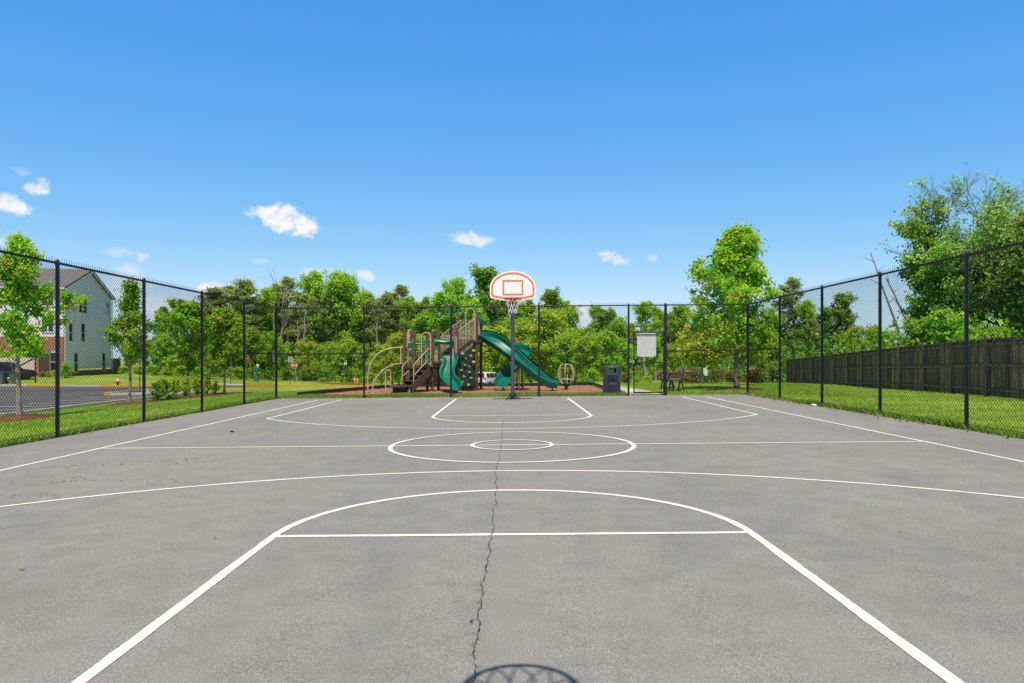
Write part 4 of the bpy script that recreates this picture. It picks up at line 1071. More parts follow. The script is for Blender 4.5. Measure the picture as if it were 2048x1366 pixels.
x_, y_, z_ = on(513, 79); r_ = thing('waste_station', 'green pet waste bin with dispenser and white plate on a post', 'bin', (x_, y_, z_))
MB().box((.12,.06,1.0), (.07,.05,2.0)).build('pole', M['greenbox'], r_)
MB().box((-.02,-.1,.48), (.52,.34,.72)).box((-.02,-.1,.86), (.56,.38,.05)).build('bin', M['greenbox'], r_, bevel=.02); MB().box((.12,-.02,1.42), (.26,.12,.40)).build('dispenser', M['greenbox'], r_, bevel=.02); MB().prism(rrect(-.02,.28,1.66,2.0,.13), .0, .01).build('plate', M['signwhite'], r_)
x_, y_, z_ = on(235.7, 60.3); r_ = thing('fire_hydrant', 'red fire hydrant with white cap on the lawn beside the yellow kerb', 'hydrant', (x_, y_, z_))
k_ = .82
MB().lathe([(.17*k_,0),(.17*k_,.05*k_),(.11*k_,.07*k_),(.11*k_,.48*k_),(.15*k_,.50*k_),(.15*k_,.54*k_)], 16).build('barrel', M['signred'], r_, smooth=True)
MB().lathe([(.14*k_,.54*k_),(.13*k_,.62*k_),(.07*k_,.70*k_),(.03*k_,.72*k_),(.03*k_,.77*k_)], 16).build('bonnet', M['signwhite'], r_, smooth=True)
for a_ in (-1, 1): MB().tube([(a_*.08,0,.38*k_),(a_*.17,0,.38*k_)], .05, 10).build('outlet', M['signred'], r_)
MB().tube([(0,-.08,.33*k_),(0,-.19,.33*k_)], .065, 10).build('pumper_outlet', M['signred'], r_)
for px, d, lab in ((709.5, 86, 'orange traffic cone, left one of the pair on the mulch by the stop sign'),(714.5, 84.5, 'orange traffic cone, right one of the pair on the mulch by the stop sign'),(784, 86, 'orange traffic cone with white band seen through the low grab arch')):
    x_, y_, z_ = on(px, d); r_ = thing('traffic_cone', lab, 'traffic cone', (x_, y_, z_+.12), group='orange traffic cones')
    MB().box((0,0,.02), (.40,.40,.04)).lathe([(.16,.04),(.035,.80),(.02,.80)], 16).build('cone', M['cone'], r_); MB().lathe([(.108,.40),(.079,.60)], 16, cap=False).build('white_band', M['signwhite'], r_)
for px, d, lab, m_ in ((4.5, 62.2, 'grey wheeled bin at the kerb left of the blue lidded one', 'bin'),(28.5, 62.6, 'wheeled bin with blue lid before the dark car', 'binlid')):
    x_, y_, z_ = on(px, d); r_ = thing('wheeled_bin', lab, 'bin', (x_, y_, z_))
    secs = [[(sx*w, sy*w2, z) for sx, sy in ((-1,-1),(1,-1),(1,1),(-1,1))] for w, w2, z in ((.22,.24,.06),(.29,.34,.98))]
    MB().loft(secs, True, True).build('body', M['bin'], r_, bevel=.02); MB().box((0,-.02,1.02), (.64,.76,.07)).build('lid', M[m_], r_, bevel=.03)
    for s in (-1, 1): MB().tube([(s*.22,.30,.12),(s*.28,.30,.12)], .12, 14).build('wheel', M['tyre'], r_)
# scraps on the court edge
def scrap(px, y, d, r, lab, m_, name, cat):
    x, yy_, _ = on(px, d); mb = MB(); rn = random.Random(int(px)); n = 9
    ring = [(r*rn.uniform(.6,1.2)*math.cos(2*PI*i/n), r*rn.uniform(.4,.8)*math.sin(2*PI*i/n), rn.uniform(.0,.35*r)) for i in range(n)]
    mb.add(ring+[(0,0,.5*r)], [(i,(i+1) % n,n) for i in range(n)]); o = mb.build(name, M[m_]); o.location = (x, yy_, cz(x)+.006 if abs(x) < 8 else G(x,yy_)+.02); return tag(o, lab, cat)
scrap(1627, 0, 18.6, .11, 'crumpled white paper scrap at the foot of a fence post', 'paper', 'paper_scrap', 'litter')
scrap(1738, 0, 15.9, .07, 'small pale leaf scrap on the asphalt under the right fence', 'deadleaf', 'dry_leaf', 'leaf')
scrap(44, 0, 4.6, .022, 'single brown dry leaf lying near the three point line', 'deadleaf', 'dry_leaf', 'leaf')
scrap(464, 0, 13.2, .05, 'dark scrap lying between the sideline and the far key', 'dark', 'dark_scrap', 'litter')
# ------------------------------------------------------------------ vegetation
def leaf_mesh(name, pos, size, tint, mat, seed=0, up=.35, elong=1.0, dirs=None, parent=None, kind=None, outward=False):
    rg = np.random.default_rng(seed); n = len(pos); pos = np.asarray(pos, float)
    d = rg.normal(size=(n,3)); d[:,2] -= .15
    if dirs is not None: d = d*.55+dirs
    d /= np.linalg.norm(d, axis=1)[:,None]
    nr = rg.normal(size=(n,3))*.8; nr[:,2] += up*2.2
    nr = nr*.75
    if outward: ov = pos-np.array([0,0,np.median(pos[:,2])]); nr += .5*ov/(np.linalg.norm(ov, axis=1)[:,None]+1e-6)+np.array([0,-.95,.45])
    else: nr[:,1] -= 1.0
    s = np.cross(d, nr); s /= np.linalg.norm(s, axis=1)[:,None]+1e-9
    nn = np.cross(s, d)
    sz = size*rg.uniform(.65,1.3,n)[:,None]; w = sz*.42/elong; l = sz
    v0 = pos-d*l*.5; v2 = pos+d*l*.5; fold = rg.uniform(.05,.22,n)[:,None]*w*2
    v1 = pos+s*w+nn*fold; v3 = pos-s*w+nn*fold
    V = np.stack([v0,v1,v2,v3],1).reshape(-1,3).astype(np.float32)
    me = bpy.data.meshes.new(name); me.vertices.add(4*n); me.loops.add(4*n); me.polygons.add(n)
    me.vertices.foreach_set('co', V.ravel()); me.loops.foreach_set('vertex_index', np.arange(4*n, dtype=np.int32))
    me.polygons.foreach_set('loop_start', np.arange(0,4*n,4, dtype=np.int32)); me.polygons.foreach_set('loop_total', np.full(n,4,dtype=np.int32))
    me.update(calc_edges=True)
    at = me.attributes.new('tint','FLOAT','FACE'); at.data.foreach_set('value', np.clip(tint,0,1).astype(np.float32))
    me.materials.append(mat)
    o = bpy.data.objects.new(name, me); col.objects.link(o); o.parent = parent
    if kind: o['kind'] = kind
    return o
def ellshape(p):   # broad oval, 0..1 of crown height
    return lambda t: max(.12, math.sin(PI*min(1,max(0,t))**p)**.75)
def grow(seed, H, cb, Rm, nb, nl, ls, tr, shape, ang=(70,25), cl=.16, twigs=5, wob=.04, tips=0.0, tmean=.42, stems=1, droop=0.0, gap=.0, upturn=.25, outer=.35, smin=0):
    """trunk MB and leaf arrays of one broadleaved tree, in local coordinates"""
    rg = np.random.default_rng(seed); mb = MB(); anch = []; wts = []
    for st in range(stems):
        lean = np.zeros(2) if stems == 1 else np.array([math.cos(2*PI*st/stems+seed), math.sin(2*PI*st/stems+seed)])*.16*H/stems
        k = 11; tp = []; off = np.zeros(2)
        for i in range(k):
            t = i/(k-1); off = off+rg.normal(size=2)*wob*H/k; tp.append(np.array([off[0]+lean[0]*t*2, off[1]+lean[1]*t*2, t*H*.93]))
        tr_ = tr/(stems**.5)
        rad = [max(.012, tr_*(1-(i/(k-1)))**.8*(1.25 if i == 0 else 1)) for i in range(k)]
        mb.tube([Vector(p) for p in tp], rad, 8)
        tp = np.array(tp); az = rg.uniform(0,6.28)
        n_ = max(4, nb//stems)
        for b in range(n_):
            f = (b+.5)/n_; t = cb+(.96-cb)*f**.85; az += 2.4+rg.uniform(-.5,.5)
            o = np.array([np.interp(t, np.linspace(0,1,k), tp[:,j]) for j in range(3)])
            ct = (t-cb)/(1-cb); L = Rm*shape(ct)*rg.uniform(.72,1.12)
            if rg.random() < gap: L *= .45
            a = R(ang[0]+(ang[1]-ang[0])*ct+rg.uniform(-9,9)); L /= max(.5, math.sin(a))**.6
            dirv = np.array([math.sin(a)*math.cos(az), math.sin(a)*math.sin(az), math.cos(a)])
            pts = [o]; dv = dirv.copy(); m = 6
            for i in range(m):
                dv = dv+rg.normal(size=3)*.12; dv[2] += (upturn-droop*(i/m))*.18; dv /= np.linalg.norm(dv); pts.append(pts[-1]+dv*L/m)
            r0 = max(.009, np.interp(t, np.linspace(0,1,k), rad)*.5)
            mb.tube([Vector(p) for p in pts], [r0*(1-.85*i/m) for i in range(m+1)], 5, cap=False)
            pts = np.array(pts)
            for q in np.linspace(outer,1,6): anch.append(np.array([np.interp(q*m, range(m+1), pts[:,j]) for j in range(3)])); wts.append(.6+.8*q)
            for w in range(twigs):
                q = rg.uniform(.3,.98); s0 = np.array([np.interp(q*m, range(m+1), pts[:,j]) for j in range(3)])
                td = dv*.6+rg.normal(size=3)*.65; td[2] += .15; td /= np.linalg.norm(td); l2 = L*rg.uniform(.2,.42)*(1.1-.4*q)
                s1 = s0+td*l2*.5+rg.normal(size=3)*.03*l2; s2 = s0+td*l2; s2[2] -= droop*l2*.5
                mb.tube([Vector(s0),Vector(s1),Vector(s2)], [r0*.35,r0*.22,.004], 4, cap=False)
                anch += [s1, s2, s2]; wts += [.8,1.3,1.3]
    anch = np.array(anch); wts = np.array(wts)
    idx = rg.choice(len(anch), nl, p=wts/wts.sum()); sp = cl*Rm
    base = anch[idx]; pos = base+rg.normal(size=(nl,3))*np.array([sp,sp,sp*.75])*rg.uniform(.3,1,nl)[:,None]
    keep = pos[:,2] > max(smin, cb*H*.55); pos = pos[keep]; idx = idx[keep]
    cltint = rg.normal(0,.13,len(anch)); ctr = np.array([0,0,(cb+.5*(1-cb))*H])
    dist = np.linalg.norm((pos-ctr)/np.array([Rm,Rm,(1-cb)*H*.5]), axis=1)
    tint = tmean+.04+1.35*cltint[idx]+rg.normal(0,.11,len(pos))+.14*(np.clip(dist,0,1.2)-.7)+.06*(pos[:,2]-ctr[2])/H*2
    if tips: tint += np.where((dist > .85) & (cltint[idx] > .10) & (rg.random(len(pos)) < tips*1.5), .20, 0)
    return mb, pos, tint
def make_tree(name, label, cat, seed, mat, bark, loc=(0,0,0), ls=.2, elong=1.0, group=None, rz=0.0, up=.35, **k):
    t = thing(name, label, cat, loc, rz, group)
    mb, pos, tint = grow(seed, ls=ls, **k)
    mb.build('trunk', M[bark], t, smooth=True, fixn=False)
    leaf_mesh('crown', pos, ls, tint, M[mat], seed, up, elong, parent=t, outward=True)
    return t
def make_pine(name, label, cat, seed, loc, H=14, cb=.42, Rm=2.4, nwh=13, tr=.16, nl=5200, mat='pine', group=None, flat=.5, bare=6):
    t = thing(name, label, cat, loc, 0, group); rg = np.random.default_rng(seed); mb = MB(); k = 10
    off = np.zeros(2); tp = []
    for i in range(k): off = off+rg.normal(size=2)*.018*H/k*2; tp.append([off[0],off[1],H*.98*i/(k-1)])
    tp = np.array(tp); mb.tube([Vector(p) for p in tp], [max(.02,tr*(1-i/(k-1)*.9)) for i in range(k)], 8)
    tz = lambda f: np.array([np.interp(f, np.linspace(0,1,k), tp[:,j]) for j in range(3)])
    anch = []
    for w in range(nwh):
        f = cb+(.985-cb)*(w/(nwh-1)); ct = (f-cb)/(1-cb); L0 = Rm*(max(.10, math.sin(PI*(.22+.78*ct))**.7))*rg.uniform(.75,1.15)
        for b in range(rg.integers(3,6)):
            az = rg.uniform(0,6.28); a = R(82-45*ct+rg.uniform(-12,12)); L = L0*rg.uniform(.6,1.15)
            dv = np.array([math.sin(a)*math.cos(az),math.sin(a)*math.sin(az),math.cos(a)]); p = tz(f+rg.uniform(-.015,.015)); pts = [p]
            for i in range(5): dv = dv+rg.normal(size=3)*.14; dv[2] += .05; dv /= np.linalg.norm(dv); pts.append(pts[-1]+dv*L/5)
            mb.tube([Vector(q) for q in pts], [tr*.22*(1-.8*i/5) for i in range(6)], 4, cap=False); pts = np.array(pts)
            for q in (.5,.68,.82,.92,1.0):
                c = np.array([np.interp(q*5, range(6), pts[:,j]) for j in range(3)]); anch.append(c+rg.normal(size=3)*.1); anch.append(c+rg.normal(size=3)*np.array([.30,.30,.13])*L*.45)
    for b in range(bare):
        f = rg.uniform(.18,cb); az = rg.uniform(0,6.28); L = Rm*rg.uniform(.3,.7); p = tz(f); e = p+np.array([math.cos(az)*L,math.sin(az)*L,L*rg.uniform(-.1,.35)])
        mb.tube([Vector(p),Vector((p+e)/2+rg.normal(size=3)*.06),Vector(e)], [tr*.2,tr*.13,.01], 4, cap=False)
    anch = np.array(anch); idx = rg.integers(0,len(anch),nl); s = np.array([.34,.34,.15])*Rm/2.4
    dirs = rg.normal(size=(nl,3)); pos = anch[idx]+dirs*s*rg.uniform(.2,1,nl)[:,None]
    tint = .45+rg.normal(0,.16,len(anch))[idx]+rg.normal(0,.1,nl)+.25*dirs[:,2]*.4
    mb.build('trunk', M['pinebark'], t, smooth=True, fixn=False)
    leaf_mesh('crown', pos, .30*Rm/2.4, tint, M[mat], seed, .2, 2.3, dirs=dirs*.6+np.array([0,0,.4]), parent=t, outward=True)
    return t
def height(px, topy, d):
    x, y, z = on(px, d); return (x, y, z), Z(topy, d)-z

# the maples along the parking lot
loc, H = height(38, 462, 22.0)
make_tree('maple_tree', 'young maple with loose airy crown on a mulch mound before the brick house', 'tree', 21, 'maple', 'palebark', loc, ls=.105, H=H, cb=.24, Rm=2.25, nb=26, nl=16500, tr=.085, shape=lambda t: max(.13,(1-t)**1.15*min(1,.75+1.7*t)), ang=(76,14), cl=.072, twigs=7, tips=.10, tmean=.64, gap=.22, upturn=.38, rz=.2, smin=1.95)
loc, H = height(259, 551, 32.0)
make_tree('maple_tree', 'thin young maple with pale stem standing right of the white house', 'tree', 35, 'maple', 'palebark', loc, ls=.11, H=H, cb=.26, Rm=2.0, nb=24, nl=9000, tr=.07, shape=lambda t: max(.12,(1-t)**1.5*min(1,.8+2*t)), ang=(66,12), cl=.10, twigs=5, tips=.3, tmean=.46, gap=.3, upturn=.7, rz=.3)
loc, H = height(378, 608, 40.0)
make_tree('maple_tree', 'dense young maple rising behind the shrub bed, left of its twin', 'tree', 41, 'maple', 'bark', loc, ls=.16, H=H, cb=.30, Rm=1.45, nb=22, nl=7000, tr=.07, shape=ellshape(.62), ang=(60,20), cl=.12, tips=.2, tmean=.48, rz=.5)
loc, H = height(449, 615, 43.0)
make_tree('maple_tree', 'bright young maple at the far end of the shrub bed near the waste station', 'tree', 52, 'maple', 'palebark', loc, ls=.16, H=H, cb=.30, Rm=1.30, nb=22, nl=7000, tr=.07, shape=ellshape(.6), ang=(58,18), cl=.12, tips=.12, tmean=.58, rz=-.4)
# the big maple beside the right corner
loc, H = height(1475, 441, 27.4)
make_tree('maple_tree', 'large pyramidal maple with orange tinged shoots beside the bench', 'tree', 63, 'maple', 'bark', loc, ls=.11, H=H, cb=.17, Rm=2.75, nb=50, nl=36000, tr=.10, shape=lambda t: max(.10,(1-t)**.88*min(1,.78+1.4*t)), ang=(78,10), cl=.062, twigs=8, tips=.14, tmean=.62, upturn=.6, gap=.16, rz=.3)
loc, H = height(1404, 688, 36)
make_tree('maple_tree', 'small yellow green maple with pale trunk on a mulch ring behind the bench', 'tree', 71, 'yellowleaf', 'palebark', loc, ls=.16, H=H+.2, cb=.36, Rm=1.55, nb=18, nl=4200, tr=.085, shape=ellshape(.6), ang=(72,30), cl=.2, tmean=.5, tips=.2)
loc, H = height(1425, 676, 46)
make_tree('sapling', 'slim sapling just right of the small yellow green maple', 'tree', 72, 'leaf', 'bark', loc, ls=.18, H=H, cb=.38, Rm=1.3, nb=14, nl=2600, tr=.05, shape=ellshape(.6), cl=.22, tmean=.5)
loc, H = height(1496, 690, 34)
make_tree('sapling', 'thin sapling with pale stem right behind the fence corner post', 'tree', 73, 'yellowleaf', 'palebark', loc, ls=.15, H=H, cb=.42, Rm=.9, nb=12, nl=1700, tr=.05, shape=ellshape(.6), cl=.22, tmean=.45)
x_, y_, z_ = on(1410.5, 38); r_ = thing('small_sign', 'small white plate on a low post beside the pale maple trunk', 'sign', (x_, y_, z_))
MB().box((0,.02,.45), (.05,.03,.9)).build('pole', M['post'], r_); MB().prism(rrect(-.13,.13,.42,.95,.05), -.01, .0).build('plate', M['signwhite'], r_)

# prototypes for the wood; each first used as a tree itself
protos = {}
def proto(kind):
    i = protos.setdefault(kind, [])
    return i
SPEC = {
 'oak': [dict(H=13,cb=.30,Rm=3.4,nb=34,nl=15500,tr=.19,shape=ellshape(.75),ang=(75,20),cl=.13,twigs=7,tmean=.50,ls=.25,mat='leaf',bark='bark'),
         dict(H=13,cb=.26,Rm=3.0,nb=30,nl=14500,tr=.17,shape=ellshape(.6),ang=(70,22),cl=.13,twigs=7,tmean=.44,gap=.25,ls=.25,mat='oak',bark='bark'),
         dict(H=13,cb=.34,Rm=2.9,nb=26,nl=11500,tr=.16,shape=ellshape(.9),ang=(68,15),cl=.13,twigs=7,tmean=.52,gap=.3,ls=.25,mat='leaf',bark='palebark')],
 'tall': [dict(H=15,cb=.40,Rm=2.3,nb=30,nl=8000,tr=.16,shape=ellshape(.85),ang=(66,20),cl=.17,twigs=6,tmean=.50,gap=.3,ls=.25,mat='leaf',bark='palebark',wob=.06),
          dict(H=15,cb=.32,Rm=2.0,nb=28,nl=7500,tr=.15,shape=ellshape(.7),ang=(60,16),cl=.17,twigs=6,tmean=.42,gap=.35,ls=.25,mat='oak',bark='bark',wob=.06)],
 'young': [dict(H=6,cb=.24,Rm=1.75,nb=26,nl=7500,tr=.07,shape=ellshape(.6),ang=(62,20),cl=.15,tmean=.52,tips=.15,ls=.175,mat='leaf',bark='bark'),
           dict(H=6,cb=.22,Rm=1.9,nb=24,nl=7000,tr=.07,shape=ellshape(.7),ang=(66,20),cl=.15,tmean=.46,tips=.1,ls=.175,mat='maple',bark='palebark'),
           dict(H=6,cb=.10,Rm=2.1,nb=30,nl=8500,tr=.07,shape=ellshape(.55),ang=(70,25),cl=.16,tmean=.52,tips=.2,ls=.175,mat='yellowleaf',bark='bark',stems=2)],
 'bush': [dict(H=2,cb=.03,Rm=1.2,nb=22,nl=1800,tr=.03,shape=ellshape(.5),ang=(75,30),cl=.24,tmean=.48,ls=.19,mat='leaf',bark='bark',stems=3),
          dict(H=2,cb=.03,Rm=1.2,nb=22,nl=1800,tr=.03,shape=ellshape(.5),ang=(75,30),cl=.24,tmean=.5,ls=.18,mat='olive',bark='bark',stems=3),
          dict(H=2,cb=.03,Rm=1.2,nb=22,nl=1600,tr=.03,shape=ellshape(.5),ang=(65,20),cl=.24,tmean=.5,ls=.20,mat='drygrass',bark='palebark',stems=3),
          dict(H=2,cb=.03,Rm=1.1,nb=22,nl=1800,tr=.03,shape=ellshape(.5),ang=(75,30),cl=.24,tmean=.55,ls=.18,mat='yellowleaf',bark='bark',stems=3),
          dict(H=2,cb=.03,Rm=1.25,nb=26,nl=1500,tr=.03,shape=lambda t: 1-.5*t,ang=(58,16),cl=.09,tmean=.5,ls=.15,mat='leaf',bark='bark',stems=5,gap=.35),
          dict(H=2,cb=.03,Rm=1.2,nb=26,nl=1500,tr=.03,shape=lambda t: 1-.5*t,ang=(55,14),cl=.09,tmean=.55,ls=.15,mat='yellowleaf',bark='bark',stems=5,gap=.35)],
}
NAMES = {'oak':'broadleaf_tree','tall':'woodland_tree','young':'young_tree','bush':'bush','pine':'pine_tree'}
PINES = [dict(H=14,cb=.45,Rm=3.1,nwh=13,nl=8000),dict(H=14,cb=.52,Rm=2.7,nwh=11,nl=6500,bare=9),dict(H=14,cb=.30,Rm=2.8,nwh=15,nl=8000)]
cache = {}
tn = 0
def wood(kind, var, px, topy, d, w, label, group=None):
    global tn; tn += 1
    loc, H = height(px, topy, d)
    key = (kind, var)
    if kind == 'pine': h0 = PINES[var]['H']
    else: h0 = SPEC[kind][var]['H']
    s = H/h0; rz = (tn*2.399) % 1.3-.65; sc = (s*w*(1 if tn % 3 else -1), s*w, s)
    cat = 'bush' if kind == 'bush' else 'tree'
    if key not in cache:
        if kind == 'pine': t = make_pine(NAMES[kind], label, cat, 300+var, loc, **PINES[var])
        else:
            q = dict(SPEC[kind][var]); t = make_tree(NAMES[kind], label, cat, 200+var*7+len(kind)*13, q.pop('mat'), q.pop('bark'), loc, **q)
        t.scale = sc; t.rotation_euler = (0,0,rz); cache[key] = t
        if group: t['group'] = group
        return t
    return dup(cache[key], loc, rz, sc, label, group)
W_ = wood
# far row, left to right
W_('tall',1,322,605,98,1.1,'thin leafy tree at the left end of the wood by the hedge')
W_('pine',2,362,600,104,.9,'dark small pine at the left end of the wood behind the young maples')
W_('pine',0,428,580,102,1.25,'wide olive pine whose crown tops the side fence')
W_('pine',1,465,572,110,1.2,'airy pine behind the bright young maple')
W_('pine',0,494,564,106,1.15,'tall olive pine left of the fence corner post')
W_('tall',0,520,588,112,1.0,'leafy tree squeezed between two olive pines by the corner')
W_('oak',0,548,578,114,.8,'rounded tree behind the bare dead trunk')
W_('pine',2,576,556,112,1.1,'tallest olive pine right of the fence corner post')
W_('pine',1,600,585,100,1.1,'pine with long bare reddish trunk above the stop sign')
W_('oak',2,626,550,112,.85,'pale green tree with the highest crown above the stop sign')
W_('tall',1,652,572,104,1.1,'dark tree right of the highest crown over the stop sign')
W_('oak',0,690,553,106,.95,'broad bright tree left of the second back fence post')
W_('oak',1,716,592,112,.9,'dark tree directly behind the second back fence post')
W_('pine',1,742,598,108,1.15,'pine with a thick pale bare trunk left of the arch climber')
W_('pine',0,772,592,104,1.0,'olive pine above the arch climber')
W_('pine',2,802,572,110,1.15,'flat topped pine above the playground posts')
W_('oak',1,834,602,106,.9,'shaded tree behind the wavy playground panels')
W_('tall',0,862,604,114,1.2,'loose pale tree left of the third back fence post')
W_('tall',0,884,578,104,1.2,'pale feathery tree above the barred ramp')
W_('oak',2,912,562,108,.75,'upright tree left of the basketball backboard')
W_('oak',1,972,531,104,1.0,'tallest dark tree rising directly left of the backboard')
W_('oak',1,1006,556,110,.8,'dark tree hidden behind the backboard')
W_('oak',2,946,604,98,.9,'bright tree behind the teal roof piece of the playground')
W_('tall',0,1040,600,104,1.1,'tree behind the net of the hoop')
W_('oak',1,1102,576,98,.75,'dark round topped tree right of the backboard')
W_('oak',0,1136,618,96,.8,'mid green tree left of the gap of sky')
W_('young',1,1166,660,92,1.2,'low tree under the gap of sky left of the gate')
W_('oak',1,1206,616,102,.9,'dark rounded tree right of the gap of sky')
W_('oak',0,1236,640,92,.8,'bright tree above the litter bin')
W_('tall',0,1292,598,82,1.15,'feathery pale tree rising above the gate')
W_('oak',2,1262,650,96,.8,'green tree behind the left gate post')
W_('oak',1,1330,625,96,.9,'tree behind the right gate post')
W_('oak',2,1364,615,92,1.0,'loose tree left of the large pyramidal maple')
W_('oak',0,1420,640,100,1.1,'tree hidden behind the large pyramidal maple')
W_('oak',1,1510,640,86,1.0,'dark tree right behind the large pyramidal maple')
W_('oak',2,1545,630,82,.9,'green tree above the far end of the wooden fence')
W_('pine',2,1586,557,88,1.1,'pointed dark spruce like pine above the far wooden fence end')
W_('oak',2,1612,606,86,.8,'brownish tree right of the pointed pine')
W_('oak',1,1650,612,84,.8,'dark tree behind the second right fence post')
W_('oak',1,1684,584,78,.95,'full rounded tree above the middle of the wooden fence')
W_('young',2,1728,655,72,1.2,'low yellowish tree above the wooden fence left of the dead trunks')
W_('young',0,1765,662,70,1.2,'low tree at the foot of the leaning dead trunks')
W_('pine',0,1625,640,76,.9,'low rusty pine behind the wooden fence')
W_('oak',0,470,632,100,1.0,'mid height tree behind the bright young maple')
W_('oak',1,395,660,92,.8,'shaded tree behind the dense young maple')
W_('oak',1,1468,632,92,1.1,'dark backdrop tree right of the bench')
for px, ty, d, w, v, lab in ((410,598,112,.9,0,'slender tree rising between the pines left of the bright young maple'),(446,606,104,.9,1,'slender dark tree between the two pines over the side fence'),(532,572,108,.8,0,'slender feathery tree left of the dead trunk at the corner'),(612,572,116,.8,1,'slender tree filling the gap left of the highest crown'),(668,562,110,.8,0,'slender tree between the highest crown and its bright neighbour'),(732,578,110,.9,0,'slender pale tree just right of the second back fence post'),(757,586,112,.8,1,'slender dark tree over the arch climber'),(818,588,102,.9,0,'slender pale tree over the brown playground posts'),(848,584,114,.8,1,'slender dark tree over the wavy panels'),(928,584,112,.9,0,'slender tree left of the tallest dark tree'),(1062,590,106,.9,1,'slender dark tree right of the hoop net'),(1120,590,104,.9,0,'slender tree beside the dark round topped tree'),(1190,606,104,.9,0,'slender tree at the right side of the gap of sky'),(1228,610,104,.9,1,'slender dark tree above the litter bin'),(1312,612,92,.9,0,'slender tree above the thick right gate post'),(1350,606,98,.9,1,'slender dark tree above the bench')):
    W_('tall', v, px, ty, d, w, lab)
# nearer young trees along the wood edge
W_('young',0,505,655,88,1.0,'young tree with rusty tips left of the fence corner post')
W_('young',1,541,668,86,.95,'young tree between the waste station and the fence corner post')
W_('young',0,566,690,90,.9,'small tree behind the pale road sign')
W_('young',2,612,684,94,1.0,'small tree just right of the stop sign')
W_('young',1,638,692,88,.95,'sapling with dark stem in the middle of the far grass')
W_('young',1,662,688,74,.8,'sapling with a leaning dark trunk by the yellow kerb')
W_('young',0,700,678,94,1.2,'bushy tree left of the second back fence post by the cones')
W_('young',0,728,690,90,.9,'young tree behind the second back fence post')
W_('young',2,798,668,84,1.1,'yellow green tree glowing behind the arch climber')
W_('young',2,764,690,82,1.0,'yellow tinged tree under the big arc of the climber')
W_('young',0,842,672,88,1.2,'green tree behind the stairs of the playground')
W_('young',1,892,676,90,1.2,'green tree behind the low slide')
W_('young',2,985,655,86,1.15,'bushy yellow green tree above the white car')
W_('young',0,1024,640,88,1.2,'bushy green tree behind the hoop pole')
W_('young',2,1062,645,84,1.2,'yellow tinged tree right of the crossing slides')
W_('young',2,1096,622,82,1.15,'tall yellow green tree behind the fourth back fence post')
W_('young',0,1136,668,78,1.2,'green tree above the globe spinner')
W_('young',0,1172,672,74,1.2,'green tree between the spinner and the litter bin')
W_('young',1,1212,668,76,1.3,'green tree directly behind the litter bin')
W_('young',1,1250,690,80,1.1,'low green tree behind the left gate post')
W_('young',0,1305,676,72,1.1,'low green tree seen through the gate')
W_('young',2,1345,690,66,.9,'low yellowish tree behind the bench')
W_('young',0,1520,700,58,.9,'low green tree right of the fence corner')
W_('young',1,1546,690,62,1.0,'low dark tree beside the wooden fence end')
W_('young',0,330,668,84,1.1,'low full tree at the back of the parking lot')
W_('young',1,292,682,88,1.1,'low tree right of the white house')
W_('young',0,262,690,92,1.1,'low tree beside the wooden screen of the house')
W_('young',2,420,700,80,1.0,'low yellow green tree behind the pavement ramp')
# bushes
for i, (px, ty, d, w, v, lab) in enumerate(((248,735,84,1.6,0,'leftmost bush of the long hedge behind the parking lot'),(276,734,83,1.6,3,'hedge bush behind the grey parking sign'),(306,733,82,1.6,0,'hedge bush left of the side fence post by the shrub bed'),(336,736,81,1.6,3,'hedge bush above the shrub bed'),(366,735,80,1.6,0,'hedge bush behind the dense young maple'),(396,736,79,1.6,0,'rightmost bush of the long hedge'),
    (478,738,82,1.4,0,'bush left of the side fence end bay'),(540,742,90,1.3,0,'bush behind the waste station'),(575,745,92,1.4,3,'bush under the pale road sign'),(612,742,98,1.5,0,'bush behind the stop sign pole'),(650,740,96,1.6,0,'pale bush in the middle of the far grass'),(740,748,94,1.4,3,'bush behind the arch climber feet'),(1185,742,58,1.0,0,'low green bush left of the litter bin'),
    (1252,748,52,1.0,1,'low bush between litter bin and gate'),(1296,754,46,1.0,3,'yellow mounded shrub seen through the gate'),(1272,756,48,.9,0,'low green shrub at the left of the gate opening'),(1328,745,56,1.3,2,'tuft of dry pinkish grass behind the gate post'),(1385,738,60,1.1,1,'dark olive bush behind the bench'),
    (1432,742,56,1.2,1,'olive bush left of the large maple trunk'),(1462,745,52,1.4,1,'rounded olive shrub beside the large maple trunk'),(1512,738,60,1.6,2,'dry beige grass tuft right of the fence corner'),(1545,735,62,1.5,2,'dry beige grass tuft at the wooden fence end'),(1366,742,58,1.4,2,'dry beige grass tuft behind the bench back'),
    (84,745,71.0,.9,2,'reddish dry shrub left of the entry of the house'),(97,744,70.6,.8,3,'yellow green shrub before the entry of the house'),(111,742,70.2,.8,3,'yellow shrub under the front window of the house'),(68,748,70.6,.8,2,'reddish dry shrub beside the garage door'),(131,730,70.8,.8,0,'upright green shrub at the corner of the brick house'))):
    W_('bush', v, px, ty, d, w, lab)
# shrub bed by the side fence
for px, ty, d, w, v, lab in ((318,767,33.2,.75,0,'nearest shrub of the bed by the side fence'),(334,761,34.6,.8,0,'dark green shrub second from the near end of the bed'),(352,759,36.0,.8,3,'yellowish shrub in the near half of the bed'),(372,757,37.4,.8,3,'tall yellow green shrub in the middle of the bed'),(392,758,39.0,.75,0,'shrub in the far half of the bed before the dense maple'),(415,758,40.4,.75,3,'shrub just right of the third side fence post'),(432,763,41.8,.7,1,'rusty green low shrub at the far end of the bed')):
    W_('bush', 4 if v == 0 else 5, px, ty+7, d, w*1.55, lab)

